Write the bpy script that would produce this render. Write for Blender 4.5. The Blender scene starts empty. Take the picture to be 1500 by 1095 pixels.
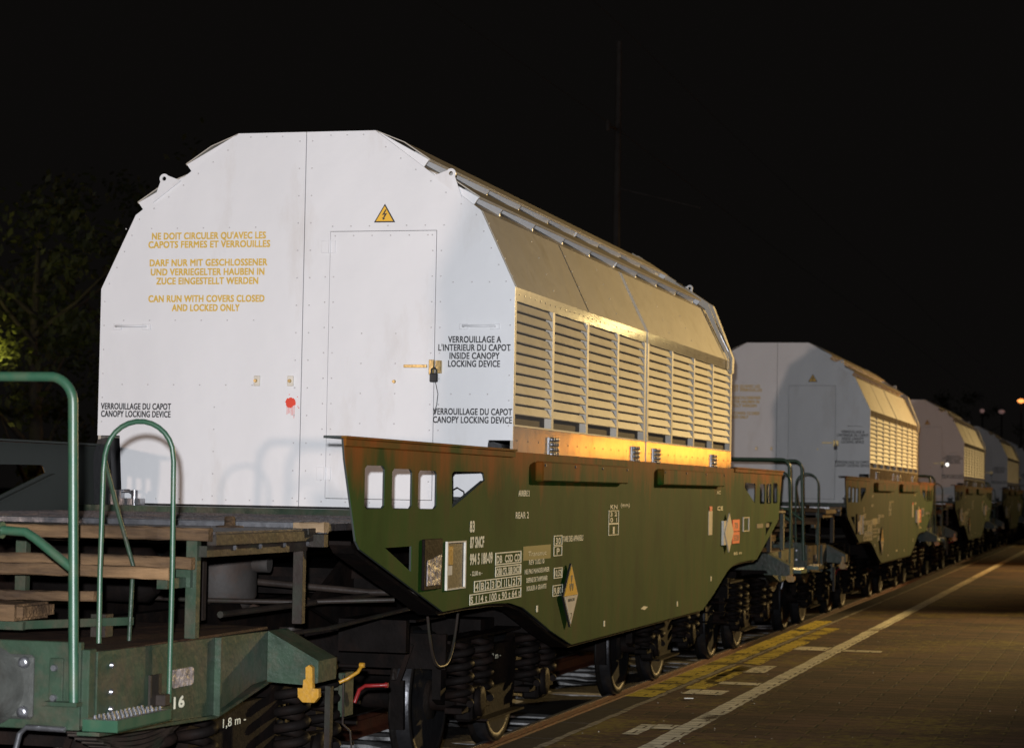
import bpy, bmesh, math, random
from mathutils import Vector, Matrix
from mathutils.geometry import tessellate_polygon
random.seed(7)
R = math.radians
S = bpy.context.scene
C = S.collection

# ------------------------------------------------------------ camera
cd = bpy.data.cameras.new('camera'); cam = bpy.data.objects.new('camera', cd); C.objects.link(cam)
fw = Vector((-0.2553983, 0.96560405, 0.04879067)); rt = Vector((0.96682607, 0.25484244, 0.01739768)); up = Vector((-0.00436534, -0.05161543, 0.99865749))
cam.matrix_world = Matrix(((rt.x, up.x, -fw.x, 5.35494), (rt.y, up.y, -fw.y, -14.71556), (rt.z, up.z, -fw.z, 1.89058), (0, 0, 0, 1)))
cd.sensor_width = 36; cd.lens = 81.72; cd.clip_end = 2000; cd.clip_start = .1
cd.dof.use_dof = True; cd.dof.focus_distance = 13.8; cd.dof.aperture_fstop = 4.8
S.camera = cam
# ------------------------------------------------------------ night sky and lamps
W = bpy.data.worlds.new('World'); S.world = W; W.use_nodes = True
bg = W.node_tree.nodes['Background']; bg.inputs[0].default_value = (.0046, .0041, .0038, 1); bg.inputs[1].default_value = .75
S.view_settings.view_transform = 'Standard'; S.view_settings.look = 'None'; S.view_settings.exposure = 0; S.view_settings.gamma = 1

def lamp(name, kind, loc, power, col, size, target=None, cone=None, blend=.3):
    l = bpy.data.lights.new(name, kind); o = bpy.data.objects.new(name, l); C.objects.link(o)
    o.location = loc; l.energy = power; l.color = col; l.shadow_soft_size = size
    if target is not None:
        o.rotation_euler = (Vector(target) - Vector(loc)).to_track_quat('-Z', 'Y').to_euler()
    if cone: l.spot_size = R(cone); l.spot_blend = blend
    return o
lamp('flash_lamp', 'SPOT', (5.27, -14.74, 2.07), 8500, (.93, .95, 1.0), .035, (1.5, 0, 2.2), 70, .35)
lamp('yard_floodlight', 'SPOT', (-7.2, -44.7, 3.2), 15500, (1.0, .74, .60), .22, (0, 0, 2.9), 26, .3)
# sodium floodlights along the platform, all shining towards the camera end
lamp('platform_floodlight', 'SPOT', (11.0, 25.0, 6.5), 15500, (1.0, .68, .27), .25, (1.0, 8.5, 1.8), 36, .8)
lamp('platform_floodlight', 'SPOT', (11.0, 47.0, 6.5), 13000, (1.0, .68, .27), .25, (1.0, 30.5, 1.8), 36, .8)
lamp('platform_floodlight', 'SPOT', (11.0, 69.0, 6.5), 5500, (1.0, .68, .27), .25, (1.0, 52.5, 1.8), 36, .8)
lamp('platform_floodlight', 'SPOT', (11.0, 91.0, 6.5), 1600, (1.0, .68, .27), .25, (1.0, 74.5, 1.8), 36, .8)
lamp('platform_lamp_light', 'POINT', (7.0, 28.5, 5.0), 60, (1.0, .72, .28), .08)
k_ = lamp('orange_reflection_area', 'AREA', (6.5, 33.5, 2.72), 150, (1.0, .33, .03), .1, (0, 33.5, 2.6)); k_.data.shape = 'RECTANGLE'; k_.data.size = 7; k_.data.size_y = .45  # unseen orange area light, added for the reflection along the foot strips
lamp('orange_reflection_point', 'POINT', (6.5, 25.6, 2.65), 60, (1.0, .34, .03), .22)  # weak unseen orange point, added for the nearer patch of that reflection
lamp('tree_light', 'POINT', (-17.76, 29.66, 4.60), 75, (1.0, .95, .20), .2)

# ------------------------------------------------------------ materials
def mat(name, col, rough=.5, metal=0., var=.25, scale=6., dirt=None, dscale=3., damt=.5, bump=.15, bscale=40., zstretch=1., spec=.5, xstretch=1.):
    m = bpy.data.materials.new(name); m.use_nodes = True; nt = m.node_tree; N = nt.nodes; L = nt.links
    b = N['Principled BSDF']; b.inputs['Roughness'].default_value = rough; b.inputs['Metallic'].default_value = metal
    b.inputs['Specular IOR Level'].default_value = spec
    tc = N.new('ShaderNodeTexCoord'); mp = N.new('ShaderNodeMapping'); mp.inputs['Scale'].default_value = (xstretch, 1, zstretch)
    L.new(tc.outputs['Object'], mp.inputs[0])
    oi = N.new('ShaderNodeObjectInfo'); ml = N.new('ShaderNodeMath'); ml.operation = 'MULTIPLY'; ml.inputs[1].default_value = 40; L.new(oi.outputs['Random'], ml.inputs[0]); L.new(ml.outputs[0], mp.inputs['Location'])
    n1 = N.new('ShaderNodeTexNoise'); n1.inputs['Scale'].default_value = scale; n1.inputs['Detail'].default_value = 8
    L.new(mp.outputs[0], n1.inputs['Vector'])
    r1 = N.new('ShaderNodeMapRange'); r1.inputs[1].default_value = .3; r1.inputs[2].default_value = .7
    r1.inputs[3].default_value = 1 - var; r1.inputs[4].default_value = 1 + var * .5
    L.new(n1.outputs[0], r1.inputs[0])
    mx = N.new('ShaderNodeMix'); mx.data_type = 'RGBA'; mx.blend_type = 'MULTIPLY'; mx.inputs[0].default_value = 1
    mx.inputs[6].default_value = (*col, 1); L.new(r1.outputs[0], mx.inputs[7])
    out = mx.outputs[2]
    if dirt:
        n2 = N.new('ShaderNodeTexNoise'); n2.inputs['Scale'].default_value = dscale; n2.inputs['Detail'].default_value = 10; n2.inputs['Roughness'].default_value = .65
        L.new(mp.outputs[0], n2.inputs['Vector'])
        r2 = N.new('ShaderNodeMapRange'); r2.inputs[1].default_value = .62 - damt * .35; r2.inputs[2].default_value = .78 - damt * .2
        r2.inputs[3].default_value = 0; r2.inputs[4].default_value = min(1, .45 + damt)
        L.new(n2.outputs[0], r2.inputs[0])
        m2 = N.new('ShaderNodeMix'); m2.data_type = 'RGBA'; L.new(r2.outputs[0], m2.inputs[0]); L.new(out, m2.inputs[6]); m2.inputs[7].default_value = (*dirt, 1)
        out = m2.outputs[2]
    L.new(out, b.inputs['Base Color'])
    if bump:
        n3 = N.new('ShaderNodeTexNoise'); n3.inputs['Scale'].default_value = bscale; n3.inputs['Detail'].default_value = 4
        L.new(mp.outputs[0] if xstretch != 1 else tc.outputs['Object'], n3.inputs['Vector'])
        bp = N.new('ShaderNodeBump'); bp.inputs['Strength'].default_value = bump; bp.inputs['Distance'].default_value = .02
        L.new(n3.outputs[0], bp.inputs['Height']); L.new(bp.outputs[0], b.inputs['Normal'])
    m['out'] = 1
    return m

M = {}
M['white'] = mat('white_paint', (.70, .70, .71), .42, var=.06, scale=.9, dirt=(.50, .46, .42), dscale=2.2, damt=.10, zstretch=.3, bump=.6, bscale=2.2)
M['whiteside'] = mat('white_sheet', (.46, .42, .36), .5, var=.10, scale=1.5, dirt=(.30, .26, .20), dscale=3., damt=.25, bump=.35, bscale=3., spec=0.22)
M['green'] = mat('green_frame_paint', (.026, .046, .028), .42, var=.35, scale=7, dirt=(.065, .050, .035), dscale=5, damt=.45, bump=.2, bscale=25, spec=0.3)
M['rail_green'] = mat('handrail_green', (.024, .072, .040), .38, var=.2, scale=9, dirt=(.05, .07, .04), dscale=9, damt=.45, bump=.03)
M['dark'] = mat('grimy_underframe', (.0075, .006, .0055), .62, var=.45, scale=5, dirt=(.015, .009, .007), dscale=4, damt=.45, bump=.2, bscale=30, spec=.04)
M['brown'] = mat('brown_steel', (.030, .022, .018), .5, var=.4, scale=6, dirt=(.022, .026, .018), dscale=5, damt=.4, bump=.15, bscale=30, spec=0.2)
M['rust'] = mat('rusty_steel', (.05, .024, .014), .7, var=.5, scale=12, dirt=(.022, .014, .010), dscale=9, damt=.5, bump=.5, bscale=60, spec=0.15)
M['black'] = mat('black_rubber', (.012, .012, .013), .5, var=.3, bump=.1)
M['rivet'] = mat('rivet_head_paint', (.50, .48, .47), .5, var=.1, bump=0)
M['tread'] = mat('polished_tread', (.07, .07, .075), .35, metal=.8, var=.3, scale=20, bump=.1)
M['foot'] = mat('glossy_foot_sheet', (.48, .44, .38), .14, var=.10, scale=2.5, dirt=(.30, .24, .18), dscale=4., damt=.25, bump=.12, bscale=2.)
M['lining'] = mat('inner_lining', (.16, .14, .12), .8, var=.1, bump=0, spec=.1)
M['buffer'] = mat('buffer_casing', (.060, .062, .056), .5, var=.4, scale=8, dirt=(.03, .026, .022), dscale=6, damt=.4, bump=.2, spec=.3)
M['tank'] = mat('tank_paint', (.045, .040, .037), .6, var=.4, scale=5, dirt=(.06, .032, .02), dscale=3, damt=.4, bump=.1, spec=.2)
M['gap'] = mat('dark_gap', (.02, .02, .02), .9, var=.1, bump=0)
M['steel'] = mat('worn_steel', (.34, .34, .36), .34, metal=.9, var=.3, scale=20, bump=.1)
M['wheel'] = mat('wheel_steel', (.011, .010, .009), .55, metal=.3, var=.4, scale=14, dirt=(.02, .014, .011), dscale=8, damt=.5, bump=.3, spec=0.2)
M['wood'] = mat('weathered_board', (.19, .112, .055), .75, xstretch=.12, var=.5, scale=14, dirt=(.035, .022, .014), dscale=9, damt=.75, bump=.6, bscale=60, spec=0.15)
M['newwood'] = mat('pale_board', (.32, .22, .13), .7, xstretch=.12, var=.4, scale=14, bump=.4, bscale=60, spec=0.15)
M['deck'] = mat('deck_steel', (.040, .034, .034), .55, var=.4, scale=7, dirt=(.09, .06, .045), dscale=6, damt=.4, bump=.4, bscale=35, spec=0.3)
M['yellow'] = mat('yellow_paint', (.40, .20, .015), .4, var=.25, scale=20, dirt=(.1, .06, .03), dscale=20, damt=.25, bump=.2)
M['red'] = mat('red_paint', (.20, .012, .012), .35, var=.25, scale=20, bump=.1)
M['redspray'] = mat('red_spray_paint', (.72, .05, .02), .5, var=.1, bump=0)
M['letter_black'] = mat('black_lettering', (.02, .02, .022), .5, var=.05, bump=0)
M['letter_yellow'] = mat('ochre_lettering', (.62, .40, .06), .5, var=.05, bump=0)
M['letter_white'] = mat('cream_lettering', (.80, .78, .62), .55, var=.2, scale=30, bump=0, spec=0.2)
M['sign_yellow'] = mat('sign_yellow', (.75, .42, .02), .4, var=.05, bump=0)
M['sign_white'] = mat('sign_white', (.62, .58, .50), .4, var=.15, scale=14, bump=0)
M['orange'] = mat('orange_placard_paint', (.85, .13, .03), .45, var=.1, bump=0)
M['brass'] = mat('brass_fitting', (.48, .36, .16), .35, metal=.7, var=.2, bump=.1)
M['yellowgreen'] = mat('faded_yellow_panel', (.10, .10, .012), .5, var=.2, bump=0)
M['tagmetal'] = mat('crumpled_label_card', (.33, .28, .27), .45, var=.55, scale=22, dirt=(.12, .10, .10), dscale=12, damt=.5, bump=.9, bscale=26)
M['sleeper'] = mat('concrete_sleeper_surface', (.40, .40, .40), .6, var=.45, scale=8, dirt=(.05, .05, .05), dscale=5, damt=.55, bump=.5, spec=0.3)
M['ballast'] = mat('ballast_stone', (.030, .028, .027), .8, var=.6, scale=30, bump=1, bscale=22, spec=0.1)
M['soil'] = mat('dark_ground', (.012, .012, .010), .9, var=.5, scale=2, bump=.3, spec=0.05)
M['rail'] = mat('rusty_rail', (.10, .030, .015), .55, var=.4, scale=10, dirt=(.05, .025, .018), dscale=7, damt=.4, bump=.3, bscale=50, spec=0.2)
M['coping'] = mat('coping_concrete', (.050, .040, .030), .75, var=.5, scale=14, dirt=(.03, .024, .018), dscale=7, damt=.45, bump=.6, bscale=60, spec=0.12)
M['mast'] = mat('galvanised_mast', (.035, .033, .032), .8, var=.3, spec=0.05)
M['bark'] = mat('bark', (.05, .038, .028), .85, var=.5, scale=8, bump=.8, bscale=20)
M['leaf'] = mat('leaves', (.045, .05, .010), .6, var=.5, scale=3, bump=0)

# side plate: green paint, rust running down from its top edge and from the openings
def plate_mat():
    m = mat('olive_plate_paint', (.0165, .063, .008), .7, spec=.05, var=.55, scale=2.2, dirt=(.040, .032, .010), dscale=2.2, damt=.40, bump=.12, bscale=5., zstretch=.5)
    nt = m.node_tree; N = nt.nodes; L = nt.links; b = N['Principled BSDF']
    src = b.inputs['Base Color'].links[0].from_socket
    tc = N.new('ShaderNodeTexCoord'); sp = N.new('ShaderNodeSeparateXYZ'); L.new(tc.outputs['Object'], sp.inputs[0])
    rz = N.new('ShaderNodeMapRange'); rz.inputs[1].default_value = 1.72; rz.inputs[2].default_value = 2.12; rz.inputs[3].default_value = -.16; rz.inputs[4].default_value = .27
    L.new(sp.outputs[2], rz.inputs[0])
    ab = N.new('ShaderNodeMath'); ab.operation = 'ABSOLUTE'; L.new(sp.outputs[0], ab.inputs[0]); gt = N.new('ShaderNodeMath'); gt.operation = 'GREATER_THAN'; gt.inputs[1].default_value = 1.497; L.new(ab.outputs[0], gt.inputs[0])
    rust_side = gt.outputs[0]
    mp = N.new('ShaderNodeMapping'); mp.inputs['Scale'].default_value = (1, 1, .35); L.new(tc.outputs['Object'], mp.inputs[0])
    oi = N.new('ShaderNodeObjectInfo'); ml = N.new('ShaderNodeMath'); ml.operation = 'MULTIPLY'; ml.inputs[1].default_value = 40; L.new(oi.outputs['Random'], ml.inputs[0]); L.new(ml.outputs[0], mp.inputs['Location'])
    n = N.new('ShaderNodeTexNoise'); n.inputs['Scale'].default_value = 3.0; n.inputs['Detail'].default_value = 9; n.inputs['Roughness'].default_value = .62; L.new(mp.outputs[0], n.inputs['Vector'])
    ad = N.new('ShaderNodeMath'); L.new(n.outputs[0], ad.inputs[0]); L.new(rz.outputs[0], ad.inputs[1])
    r = N.new('ShaderNodeMapRange'); r.inputs[1].default_value = .54; r.inputs[2].default_value = .86; r.inputs[4].default_value = .85; L.new(ad.outputs[0], r.inputs[0])
    mx = N.new('ShaderNodeMix'); mx.data_type = 'RGBA'; mm = N.new('ShaderNodeMath'); mm.operation = 'MULTIPLY'; L.new(r.outputs[0], mm.inputs[0]); L.new(rust_side, mm.inputs[1]); L.new(mm.outputs[0], mx.inputs[0]); L.new(src, mx.inputs[6]); mx.inputs[7].default_value = (.26, .055, .008, 1)
    m3 = N.new('ShaderNodeMix'); m3.data_type = 'RGBA'; L.new(rust_side, m3.inputs[0]); m3.inputs[6].default_value = (.045, .050, .046, 1); L.new(mx.outputs[2], m3.inputs[7]); mx = m3
    L.new(mx.outputs[2], b.inputs['Base Color'])
    return m
M['plate'] = plate_mat()

def paint_worn(name, col, thr=.5):
    m = mat(name, col, .6, var=.3, scale=9, bump=.2)
    nt = m.node_tree; N = nt.nodes; L = nt.links; b = N['Principled BSDF']; out = N['Material Output']
    tc = N.new('ShaderNodeTexCoord')
    n = N.new('ShaderNodeTexNoise'); n.inputs['Scale'].default_value = 7; n.inputs['Detail'].default_value = 9; n.inputs['Roughness'].default_value = .7; L.new(tc.outputs['Object'], n.inputs['Vector'])
    r = N.new('ShaderNodeMapRange'); r.inputs[1].default_value = thr - .06; r.inputs[2].default_value = thr + .06; nb = N.new('ShaderNodeTexNoise'); nb.inputs['Scale'].default_value = 1.6; nb.inputs['Detail'].default_value = 3; L.new(tc.outputs['Object'], nb.inputs['Vector'])
    av = N.new('ShaderNodeMath'); av.operation = 'MULTIPLY_ADD'; av.inputs[1].default_value = .6; L.new(nb.outputs[0], av.inputs[0]); sc_ = N.new('ShaderNodeMath'); sc_.operation = 'MULTIPLY_ADD'; sc_.inputs[1].default_value = .6; sc_.inputs[2].default_value = -.1; L.new(n.outputs[0], sc_.inputs[0]); L.new(sc_.outputs[0], av.inputs[2]); L.new(av.outputs[0], r.inputs[0])
    br = N.new('ShaderNodeTexBrick'); br.inputs['Scale'].default_value = 1; br.inputs['Brick Width'].default_value = .30; br.inputs['Row Height'].default_value = .15; br.inputs['Mortar Size'].default_value = .007
    br.inputs['Color1'].default_value = (1, 1, 1, 1); br.inputs['Color2'].default_value = (.86, .86, .86, 1); br.inputs['Mortar'].default_value = (.1, .1, .1, 1)
    L.new(tc.outputs['Object'], br.inputs['Vector'])
    mu = N.new('ShaderNodeMath'); mu.operation = 'MULTIPLY'; L.new(r.outputs[0], mu.inputs[0]); L.new(br.outputs['Color'], mu.inputs[1])
    t = N.new('ShaderNodeBsdfTransparent'); mx = N.new('ShaderNodeMixShader')
    L.new(mu.outputs[0], mx.inputs[0]); L.new(t.outputs[0], mx.inputs[1]); L.new(b.outputs[0], mx.inputs[2]); L.new(mx.outputs[0], out.inputs[0])
    return m
M['line_white'] = paint_worn('worn_white_line', (.85, .80, .62), .37)
M['line_edge'] = paint_worn('worn_edge_line', (.30, .26, .19), .40)
M['line_dash'] = paint_worn('worn_white_dash', (.88, .82, .62), .36)
M['line_yellow'] = paint_worn('worn_yellow_line', (.66, .50, .02), .42)

def paving_mat():
    m = bpy.data.materials.new('brick_paving'); m.use_nodes = True; nt = m.node_tree; N = nt.nodes; L = nt.links; b = N['Principled BSDF']
    tc = N.new('ShaderNodeTexCoord')
    dn = N.new('ShaderNodeTexNoise'); dn.inputs['Scale'].default_value = 3; L.new(tc.outputs['Object'], dn.inputs['Vector'])
    ma = N.new('ShaderNodeVectorMath'); ma.operation = 'MULTIPLY_ADD'; ma.inputs[1].default_value = (.02, .02, 0); L.new(dn.outputs['Color'], ma.inputs[0]); L.new(tc.outputs['Object'], ma.inputs[2])
    br = N.new('ShaderNodeTexBrick'); br.inputs['Scale'].default_value = 1; br.inputs['Brick Width'].default_value = .40; br.inputs['Row Height'].default_value = .20; br.offset = .43
    br.inputs['Mortar Size'].default_value = .010; br.inputs['Mortar Smooth'].default_value = .3; br.inputs['Bias'].default_value = -.1
    br.inputs['Color1'].default_value = (.105, .056, .036, 1); br.inputs['Color2'].default_value = (.048, .029, .022, 1); br.inputs['Mortar'].default_value = (.014, .012, .009, 1)
    L.new(ma.outputs[0], br.inputs['Vector'])
    n1 = N.new('ShaderNodeTexNoise'); n1.inputs['Scale'].default_value = .9; n1.inputs['Detail'].default_value = 8; L.new(tc.outputs['Object'], n1.inputs['Vector'])
    r1 = N.new('ShaderNodeMapRange'); r1.inputs[1].default_value = .3; r1.inputs[2].default_value = .7; r1.inputs[3].default_value = .45; r1.inputs[4].default_value = 1.5; L.new(n1.outputs[0], r1.inputs[0])
    mx = N.new('ShaderNodeMix'); mx.data_type = 'RGBA'; mx.blend_type = 'MULTIPLY'; mx.inputs[0].default_value = 1; L.new(br.outputs['Color'], mx.inputs[6]); L.new(r1.outputs[0], mx.inputs[7])
    # moss in streaks along the joints and in broad patches
    n2 = N.new('ShaderNodeTexNoise'); n2.inputs['Scale'].default_value = .8; n2.inputs['Detail'].default_value = 3; L.new(tc.outputs['Object'], n2.inputs['Vector'])
    n4 = N.new('ShaderNodeTexNoise'); n4.inputs['Scale'].default_value = 14; n4.inputs['Detail'].default_value = 8; n4.inputs['Roughness'].default_value = .7; L.new(tc.outputs['Object'], n4.inputs['Vector'])
    mu = N.new('ShaderNodeMath'); mu.operation = 'MULTIPLY'; L.new(n2.outputs[0], mu.inputs[0]); L.new(n4.outputs[0], mu.inputs[1])
    inv = N.new('ShaderNodeMath'); inv.operation = 'MULTIPLY'; inv.inputs[1].default_value = .04; L.new(br.outputs['Fac'], inv.inputs[0])
    ad = N.new('ShaderNodeMath'); L.new(mu.outputs[0], ad.inputs[0]); L.new(inv.outputs[0], ad.inputs[1])
    r2 = N.new('ShaderNodeMapRange'); r2.inputs[1].default_value = .275; r2.inputs[2].default_value = .36; r2.inputs[4].default_value = .8; L.new(ad.outputs[0], r2.inputs[0])
    m2 = N.new('ShaderNodeMix'); m2.data_type = 'RGBA'; L.new(r2.outputs[0], m2.inputs[0]); L.new(mx.outputs[2], m2.inputs[6]); m2.inputs[7].default_value = (.20, .155, .030, 1)
    L.new(m2.outputs[2], b.inputs['Base Color']); b.inputs['Roughness'].default_value = .8; b.inputs['Specular IOR Level'].default_value = .12
    ih = N.new('ShaderNodeMath'); ih.operation = 'MULTIPLY_ADD'; ih.inputs[1].default_value = -1.; L.new(br.outputs['Fac'], ih.inputs[0]); L.new(n4.outputs[0], ih.inputs[2])
    bp = N.new('ShaderNodeBump'); bp.inputs['Strength'].default_value = .55; bp.inputs['Distance'].default_value = .012; L.new(ih.outputs[0], bp.inputs['Height']); L.new(bp.outputs[0], b.inputs['Normal'])
    return m
M['paving'] = paving_mat()
def emit(name, col, s):
    m = bpy.data.materials.new(name); m.use_nodes = True; b = m.node_tree.nodes['Principled BSDF']
    b.inputs['Base Color'].default_value = (*col, 1); b.inputs['Emission Color'].default_value = (*col, 1); b.inputs['Emission Strength'].default_value = s
    return m
M['em_orange'] = emit('lit_orange_lamp', (1, .33, .08), 2.2)
M['em_pink'] = emit('lit_pale_lamp', (1, .6, .55), .10)
M['em_white'] = emit('white_glint_glow', (1, .95, .85), 2.0)  # glow for the added glint on the third wagon

# ------------------------------------------------------------ mesh building
class MB:
    X = Matrix.Identity(4)          # applied to everything added
    def __init__(s): s.v = []; s.f = []; s.sm = []
    def add(s, vs, fs, smooth=False):
        k = len(s.v); s.v += [MB.X @ Vector(p) for p in vs]; s.f += [[i + k for i in f] for f in fs]; s.sm += [smooth] * len(fs); return s
    def box(s, x0, x1, y0, y1, z0, z1, b=0):
        if b and min(abs(x1 - x0), abs(y1 - y0), abs(z1 - z0)) > 2.2 * b:
            bm = bmesh.new(); bmesh.ops.create_cube(bm, size=1)
            for v in bm.verts: v.co = Vector(((x0 + x1) / 2 + v.co.x * (x1 - x0), (y0 + y1) / 2 + v.co.y * (y1 - y0), (z0 + z1) / 2 + v.co.z * (z1 - z0)))
            bmesh.ops.bevel(bm, geom=bm.edges[:], offset=b, segments=1, affect='EDGES')
            s.add([v.co.copy() for v in bm.verts], [[v.index for v in f.verts] for f in bm.faces]); bm.free(); return s
        return s.add([(x, y, z) for x in (x0, x1) for y in (y0, y1) for z in (z0, z1)],
                     [(0, 1, 3, 2), (4, 6, 7, 5), (0, 4, 5, 1), (2, 3, 7, 6), (0, 2, 6, 4), (1, 5, 7, 3)])
    def board(s, x0, x1, y0, y1, z0, z1, seed=1, j=.004):
        rr = random.Random(seed); n = max(6, int((x1 - x0) / .06)); vs = []
        for i in range(n + 1):
            x = x0 + (x1 - x0) * i / n; sag = .003 * math.sin(x * 5 + seed); c = .006
            for (y, z) in ((y0, z0 + c), (y0 + c, z0), (y1 - c, z0), (y1, z0 + c), (y1, z1 - c), (y1 - c, z1), (y0 + c, z1), (y0, z1 - c)):
                vs.append((x, y + rr.uniform(-j, j), z + sag + rr.uniform(-j, j) * .6))
        fs = [(i * 8 + k, i * 8 + (k + 1) % 8, (i + 1) * 8 + (k + 1) % 8, (i + 1) * 8 + k) for i in range(n) for k in range(8)]
        return s.add(vs, fs + [tuple(range(7, -1, -1)), tuple(n * 8 + k for k in range(8))])
    def bar(s, p0, p1, w, h, upv=(0, 0, 1)):
        p0 = Vector(p0); p1 = Vector(p1); d = (p1 - p0).normalized(); u = Vector(upv); a = d.cross(u).normalized() * w / 2; b = a.cross(d).normalized() * h / 2
        return s.add([p + i * a + j * b for p in (p0, p1) for i in (-1, 1) for j in (-1, 1)], [(0, 1, 3, 2), (4, 6, 7, 5), (0, 4, 5, 1), (2, 3, 7, 6), (0, 2, 6, 4), (1, 5, 7, 3)])
    def tube(s, pts, r, n=14, cap=True):
        pts = [Vector(p) for p in pts]; rs = r if isinstance(r, (list, tuple)) else [r] * len(pts); vs = []; prev = None
        for i, p in enumerate(pts):
            d = (pts[min(i + 1, len(pts) - 1)] - pts[max(i - 1, 0)]).normalized()
            if prev is None: a = d.orthogonal().normalized()
            else: a = (prev - d * prev.dot(d)).normalized()
            prev = a; b = d.cross(a)
            vs += [p + rs[i] * (math.cos(2 * math.pi * k / n) * a + math.sin(2 * math.pi * k / n) * b) for k in range(n)]
        fs = [(i * n + k, i * n + (k + 1) % n, (i + 1) * n + (k + 1) % n, (i + 1) * n + k) for i in range(len(pts) - 1) for k in range(n)]
        s.add(vs, fs, True)
        if cap: s.add([vs[k] for k in range(n)], [list(range(n))[::-1]]); s.add([vs[-n + k] for k in range(n)], [list(range(n))])
        return s
    def lathe(s, prof, c, axis='x', n=40):
        # prof: (along, radius)
        vs = []
        for a, r in prof:
            for k in range(n):
                t = 2 * math.pi * k / n; u, w = r * math.cos(t), r * math.sin(t)
                vs.append({'x': (c[0] + a, c[1] + u, c[2] + w), 'y': (c[0] + u, c[1] + a, c[2] + w), 'z': (c[0] + u, c[1] + w, c[2] + a)}[axis])
        fs = [(i * n + k, i * n + (k + 1) % n, (i + 1) * n + (k + 1) % n, (i + 1) * n + k) for i in range(len(prof) - 1) for k in range(n)]
        s.add(vs, fs, True); s.add([vs[k] for k in range(n)], [list(range(n))[::-1]]); s.add(vs[-n:], [list(range(n))]); return s
    def prism(s, poly, axis, a0, a1, holes=()):
        # poly in the two other axes (x: y,z / y: x,z / z: x,y)
        def P(q, a): return {'x': (a, q[0], q[1]), 'y': (q[0], a, q[1]), 'z': (q[0], q[1], a)}[axis]
        loops = [list(poly)] + [list(h) for h in holes]; flat = [q for l in loops for q in l]
        tri = tessellate_polygon([[Vector((q[0], q[1], 0)) for q in l] for l in loops]); n = len(flat)
        fs = [tuple(t) for t in tri] + [tuple(i + n for i in reversed(t)) for t in tri]; k = 0
        for l in loops:
            m = len(l); fs += [(k + i, k + (i + 1) % m, n + k + (i + 1) % m, n + k + i) for i in range(m)]; k += m
        return s.add([P(q, a0) for q in flat] + [P(q, a1) for q in flat], fs)
    def build(s, name, m, parent=None, label=None, M2=None):
        me = bpy.data.meshes.new(name); me.from_pydata([tuple(v) for v in s.v], [], s.f); me.update()
        me.polygons.foreach_set('use_smooth', s.sm)
        bm = bmesh.new(); bm.from_mesh(me); bmesh.ops.recalc_face_normals(bm, faces=bm.faces); bm.to_mesh(me); bm.free()
        me.materials.append(M[m] if isinstance(m, str) else m)
        o = bpy.data.objects.new(name, me); C.objects.link(o); o.parent = parent
        if label: o['label'] = label
        return o

def tag(o, label=None, cat=None, group=None, kind=None):
    for k, v in (('label', label), ('category', cat), ('group', group), ('kind', kind)):
        if v: o[k] = v
    return o
def empty(name, loc): o = bpy.data.objects.new(name, None); C.objects.link(o); o.location = loc; o.empty_display_size = .3; return o

def text_geo(txt, bold=.0):
    cu = bpy.data.curves.new('lettering', 'FONT'); cu.body = txt; cu.size = 1; cu.resolution_u = 3; cu.space_character = 1.05
    o = bpy.data.objects.new('lettering', cu); C.objects.link(o); me = bpy.data.meshes.new_from_object(o)
    vs = [v.co.copy() for v in me.vertices]; fs = [list(p.vertices) for p in me.polygons]
    bpy.data.objects.remove(o); bpy.data.curves.remove(cu); bpy.data.meshes.remove(me); return vs, fs
def put_text(mb, txt, plane, a, u0, u1, zc, h, bold=.018, italic=0):
    """capital letters fitted between u0 and u1, centred on height zc; plane 'y' faces -y, plane 'x' faces +x"""
    vs, fs = text_geo(txt, bold)
    x0 = min(v.x for v in vs); x1 = max(v.x for v in vs); ya = 0; yb = .73
    out = []
    sg = -1 if plane == 'y' else 1; k = bold * h * 1.1
    for c, (du, dz) in enumerate(((0, 0), (-k, -k), (k, k), (-k, k), (k, -k)) if bold else ((0, 0),)):
        out = []; d = a + sg * .00025 * c
        for v in vs:
            u = u0 + (v.x - x0) / (x1 - x0) * (u1 - u0) + du; z = zc - h / 2 + (v.y - ya) / (yb - ya) * h + dz
            out.append((u, d, z) if plane == 'y' else (d, u, z))
        mb.add(out, fs)
    return mb
def frame_x(mb, a, y0, y1, z0, z1, w=.012, d=.002):
    mb.box(a, a + d, y0, y1, z1 - w, z1); mb.box(a, a + d, y0, y1, z0, z0 + w); mb.box(a, a + d, y0, y0 + w * 2.2, z0 + w, z1 - w); mb.box(a, a + d, y1 - w * 2.2, y1, z0 + w, z1 - w)
def rivets(mb, pts, plane, a, r=.008, h=.004):
    for u, z in pts:
        n = 6; d = -h if plane == 'y' else h
        ring = [(u + r * math.cos(t * math.pi / 3), z + r * math.sin(t * math.pi / 3)) for t in range(n)]
        P = (lambda q, k: (q[0], a + k, q[1])) if plane == 'y' else (lambda q, k: (a + k, q[0], q[1]))
        mb.add([P(q, 0) for q in ring] + [P((u + (q[0] - u) * .5, z + (q[1] - z) * .5), d) for q in ring], [(i, (i + 1) % n, n + (i + 1) % n, n + i) for i in range(n)] + [tuple(range(n, 2 * n))])

ID = Matrix.Identity(4)
CY = 4.36                              # middle of the wagon along the track
def end_x(e):                          # the far end and far side are the near ones turned about the middle
    return ID if e == 0 else Matrix.Translation((0, CY, 0)) @ Matrix.Rotation(math.pi, 4, 'Z') @ Matrix.Translation((0, -CY, 0))

# hood section
A_, B_, Cc = (.487, 4.262), (1.232, 3.715), (1.475, 3.207)
Z5 = 2.112; LH = 8.72
def lerp(p, q, t): return (p[0] + (q[0] - p[0]) * t, p[1] + (q[1] - p[1]) * t)

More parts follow.
